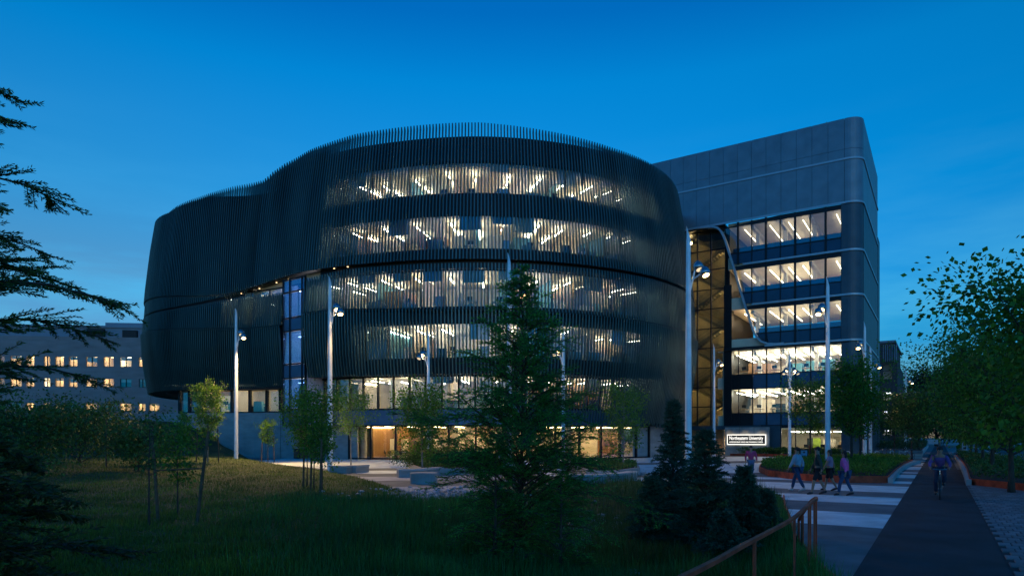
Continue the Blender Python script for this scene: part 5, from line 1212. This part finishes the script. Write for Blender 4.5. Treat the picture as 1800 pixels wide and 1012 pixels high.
# ---------------------------------------------------------------- litter bins, signs, bollards
p=gnd(1410,817); r=wroot('recycling_bin',p,'dark recycling bin with a light blue notice, behind the walking people','bin')
g=MB(); g.box(p.x-.32,p.x+.32,p.y-.3,p.y+.3,.05,1.15); g.build('cabinet',m_black,r)
g=MB(); g.box(p.x-.35,p.x+.35,p.y-.33,p.y+.33,1.155,1.25); g.build('lid',m_black,r)
g=MB(); g.box(p.x-.24,p.x+.24,p.y-.32,p.y-.303,.55,1.12); g.build('notice_panel',mat('notice_blue',(.12,.35,.55),.5),r)
g=MB(); g.lathe([(.08,0),(.08,.015)],16,(p.x,p.y-.321,.98),axis=(0,-1,0)); g.build('opening',mat('notice_dark',(.02,.05,.09),.5),r)
p=gnd(528,806); r=wroot('litter_bin',p,'dark slatted twin litter bin by the concrete plinth end','bin')
for k in range(2):
    x=p.x-.55+k*.6; g=MB(); g.box(x,x+.52,p.y-.3,p.y+.3,.06,1.0); g.build('cabinet',m_black,r); g=MB(); g.box(x-.02,x+.54,p.y-.32,p.y+.32,1.005,1.08); g.build('lid',m_chrome,r)
    for q in range(4): g=MB(); g.box(x+.03+q*.125,x+.11+q*.125,p.y-.325,p.y-.303,.12,.78); g.build('slat',m_stake,r)
p=gnd(1261,798); r=wroot('bollard',p,'dark slim bollard by the warm lit entrance','bollard'); g=MB(); g.lathe([(.06,0),(.06,1.0),(.045,1.05)],12,(p.x,p.y,0)); g.build('post',m_black,r)
p=gnd(1423,817); r=wroot('marker_post',p,'thin reddish marker post next to the recycling bin','post'); g=MB(); g.lathe([(.03,0),(.03,1.5)],8,(p.x,p.y,0)); g.build('post',m_corten,r)
for px_,py_,lb_ in ((1652,783,'left orange bollard at the path end'),(1664,784,'right orange bollard at the path end')):
    p=gnd(px_,py_); r=wroot('bollard',p,lb_,'bollard'); g=MB(); g.lathe([(.11,0),(.10,1.15),(.05,1.2)],10,(p.x,p.y,0)); g.build('post',mat('orange_plastic',(.45,.08,.03),.5),r)
p=gnd(1638,786); r=wroot('notice_board',p,'small pale notice board by the far end of the path','sign'); g=MB(); g.box(p.x-1.25,p.x+1.25,p.y-.05,p.y+.05,.7,1.7); g.build('board',mat('board_white',(.3,.32,.34),.6),r)
g=MB(); g.box(p.x-1.2,p.x-1.1,p.y-.03,p.y+.03,0,.7); g.build('leg',m_black,r); g=MB(); g.box(p.x+1.1,p.x+1.2,p.y-.03,p.y+.03,0,.7); g.build('leg',m_black,r)
p=gnd(1693.5,803); r=wroot('parking_meter_cabinet',p,'pale slim cabinet on the pavement right of the path','cabinet'); g=MB(); g.box(p.x-.28,p.x+.28,p.y-.2,p.y+.2,0,1.7); g.build('cabinet',mat('board_white',(.3,.32,.34),.6),r)
for q in range(3): g=MB(); g.box(p.x-.16,p.x+.16,p.y-.215,p.y-.203,.5+q*.35,.72+q*.35); g.build('panel',m_black,r)
# ---------------------------------------------------------------- cars
def car(pos,ang,label,mpaint,lights=True,on=False):
    r=empty('parked_car' if not on else 'moving_car',pos,ang,label,'car')
    prof=[(-2.2,.35),(-2.25,.75),(-2.1,.95),(-1.55,1.0),(-1.1,1.38),(-.5,1.47),(.35,1.44),(1.0,1.02),(1.9,.88),(2.2,.68),(2.22,.35)]
    g=MB(); n=len(prof)
    for x,k in ((-.86,0),(-.82,1)): pass
    L=[(-.84,y,z) if z<1.03 else (-.66,y,z) for y,z in prof]; Rr=[(-x,y,z) for x,y,z in L]
    g.poly(L[::-1]); g.poly(Rr)
    for i in range(n):
        j=(i+1)%n; g.poly([L[i],L[j],Rr[j],Rr[i]])
    g.build('body',mpaint,r)
    m_cg=mat('car_glass',(.01,.012,.015),.08,0,.05,1)
    g=MB(); g.hexa([(-.62,.38,1.38),(.62,.38,1.38),(.70,.93,1.04),(-.70,.93,1.04)],[(-.62,.42,1.42),(.62,.42,1.42),(.70,.99,1.07),(-.70,.99,1.07)]); g.build('windscreen',m_cg,r)
    for s in (-1,1):
        g=MB(); g.hexa([(s*.83,-1.3,1.04),(s*.83,.9,1.04),(s*.80,.9,1.04),(s*.80,-1.3,1.04)],[(s*.70,-1.0,1.38),(s*.70,.38,1.38),(s*.66,.38,1.38),(s*.66,-1.0,1.38)]); g.build('side_window',m_cg,r)
        for y in (-1.4,1.35):
            g=MB(); g.tube([(s*.70,y,.33),(s*.88,y,.33)],[.33,.33],18); w=g.build('wheel',m_tyre,r)
            g=MB(); g.tube([(s*.881,y,.33),(s*.895,y,.33)],[.2,.2],14); g.build('rim',m_chrome,w)
        g=MB(); g.ball((s*.62,2.17,.70),(.17,.06,.085),10,6); g.build('headlight',emis('headlight_on',(1,.93,.8),60) if on else mat('lamp_glass',(.5,.5,.5),.1),r)
        g=MB(); g.box(s*.66-.1,s*.66+.1,-2.27,-2.2,.72,.86); g.build('tail_light',mat('tail_red',(.3,.01,.01),.3,emit=(1,.05,.02),estr=.6),r)
        if on: spot('headlight_beam',(0,0,0),(0,1,-.05),8,(1,.9,.75),R(60),.5,r).location=(s*.62,2.35,.7)
    return r
toward=math.atan2(-PD.y,-PD.x)-PI/2
car(path_pt(112,7.0),toward,'dark car parked along the far kerb, seen between trunks',mat('car_paint_dark',(.015,.02,.03),.25,.4))
car(path_pt(100,11.8),toward,'car with glaring headlights driving up the street at the right edge',mat('car_paint_grey',(.12,.13,.14),.25,.4),on=True)
car(path_pt(128,7.0),toward,'silver car parked behind the dark car by the kerb',mat('car_paint_silver',(.35,.37,.4),.25,.5))
# ---------------------------------------------------------------- cafe tables and chairs on the ground floor
m_chair=mat('cafe_chair_dark',(.05,.03,.02),.5); m_chair2=mat('cafe_chair_olive',(.22,.20,.05),.5); m_tab=mat('table_top',(.45,.40,.32),.5)
def chair(mm):
    r=empty('cafe_chair',(0,0,0)); g=MB(); g.box(-.22,.22,-.22,.22,.43,.47); g.build('seat',mm,r)
    g=MB(); g.hexa([(-.21,.19,.5),(.21,.19,.5),(.21,.22,.5),(-.21,.22,.5)],[(-.20,.27,.84),(.20,.27,.84),(.20,.30,.84),(-.20,.30,.84)]); g.build('backrest',mm,r)
    for x in (-.19,.19):
        for y in (-.19,.19): g=MB(); g.tube([(x,y,.43),(x*1.15,y*1.15,.0)],[.014,.012],6); g.build('leg',m_black,r)
    return r
def table():
    r=empty('cafe_table',(0,0,0)); g=MB(); g.lathe([(.42,.71),(.42,.74)],20); g.build('tabletop',m_tab,r); g=MB(); g.lathe([(.035,.03),(.035,.708)],10); g.build('pedestal',m_black,r); g=MB(); g.lathe([(.24,0),(.22,.028)],16); g.build('foot',m_black,r); return r
pc=[chair(m_chair),chair(m_chair2)]; pt=table(); used=set()
def place(proto,key,loc,rz,label,cat,group):
    if key not in used: used.add(key); o=proto
    else: o=copy_tree(proto)
    o.location=loc; o.rotation_euler=(0,0,rz); tag(o,label,cat,group)
for i,(px_,dd) in enumerate(((655,4.4),(672,3.8),(694,2.5),(712,3.1),(1160,4))):
    s=s_at(px_); c=co(s,dd); z=.036 if dd>3.25 else .012
    if px_<1100: place(pt,'t',(c[0],c[1],z),0,['cafe table inside the left bay of the ground floor','cafe table inside, behind the second glazing bay','outdoor cafe table right before the glass','outdoor cafe table nearest the clipped shrub',''][i],'table','round cafe tables')
    for k in range(4 if i>1 else 3):
        a=k*PI/2+.4+i; q=(c[0]+math.cos(a)*.72,c[1]+math.sin(a)*.72,z); 
        if px_>1100: continue
        ty=(i+k)%2; place(pc[ty],ty,q,a-PI/2,('dark' if ty==0 else 'olive')+' cafe chair at '+['the inside left','the inside second','the outdoor glass side','the outdoor shrub side'][i]+' table','chair','cafe chairs by the ground floor')
# desks and office chairs in the upper rooms
def desk():
    r=empty('office_desk',(0,0,0)); g=MB(); g.box(-.7,.7,-.35,.35,.72,.75); g.build('desktop',m_tab,r)
    for x in (-.68,.64): g=MB(); g.box(x,x+.04,-.33,.33,0,.72); g.build('leg',m_black,r)
    g=MB(); g.box(-.28,.28,-.02,.02,.9,1.25); g.box(-.03,.03,-.02,.03,.75,.9); g.build('monitor',m_black,r)
    g=MB(); g.box(-.24,.24,.5,.95,.45,.52); g.box(-.23,.23,.92,.98,.55,1.08); g.tube([(0,.72,.05),(0,.72,.45)],[.03,.03],6); g.build('chair',m_teal,r); return r
pdsk=desk(); first=True
for fl in ('f2','f3','f4','f5','f6'):
    a=S0F[fl]+2; z=FL[fl][0]+.01
    nmf={'f2':'second','f3':'third','f4':'fourth','f5':'fifth','f6':'sixth'}[fl]
    while a<S1F[fl]-2:
        if random.random()<.55:
            c=co(a,GD[fl]+1.3); t=ct(a); o=pdsk if first else copy_tree(pdsk); first=False
            o.location=(c[0],c[1],z); o.rotation_euler=(0,0,math.atan2(t[1],t[0])); tag(o,'office desk with a monitor by the windows of the %s floor'%nmf,'desk','desks behind the %s floor windows'%nmf)
        a+=3.1
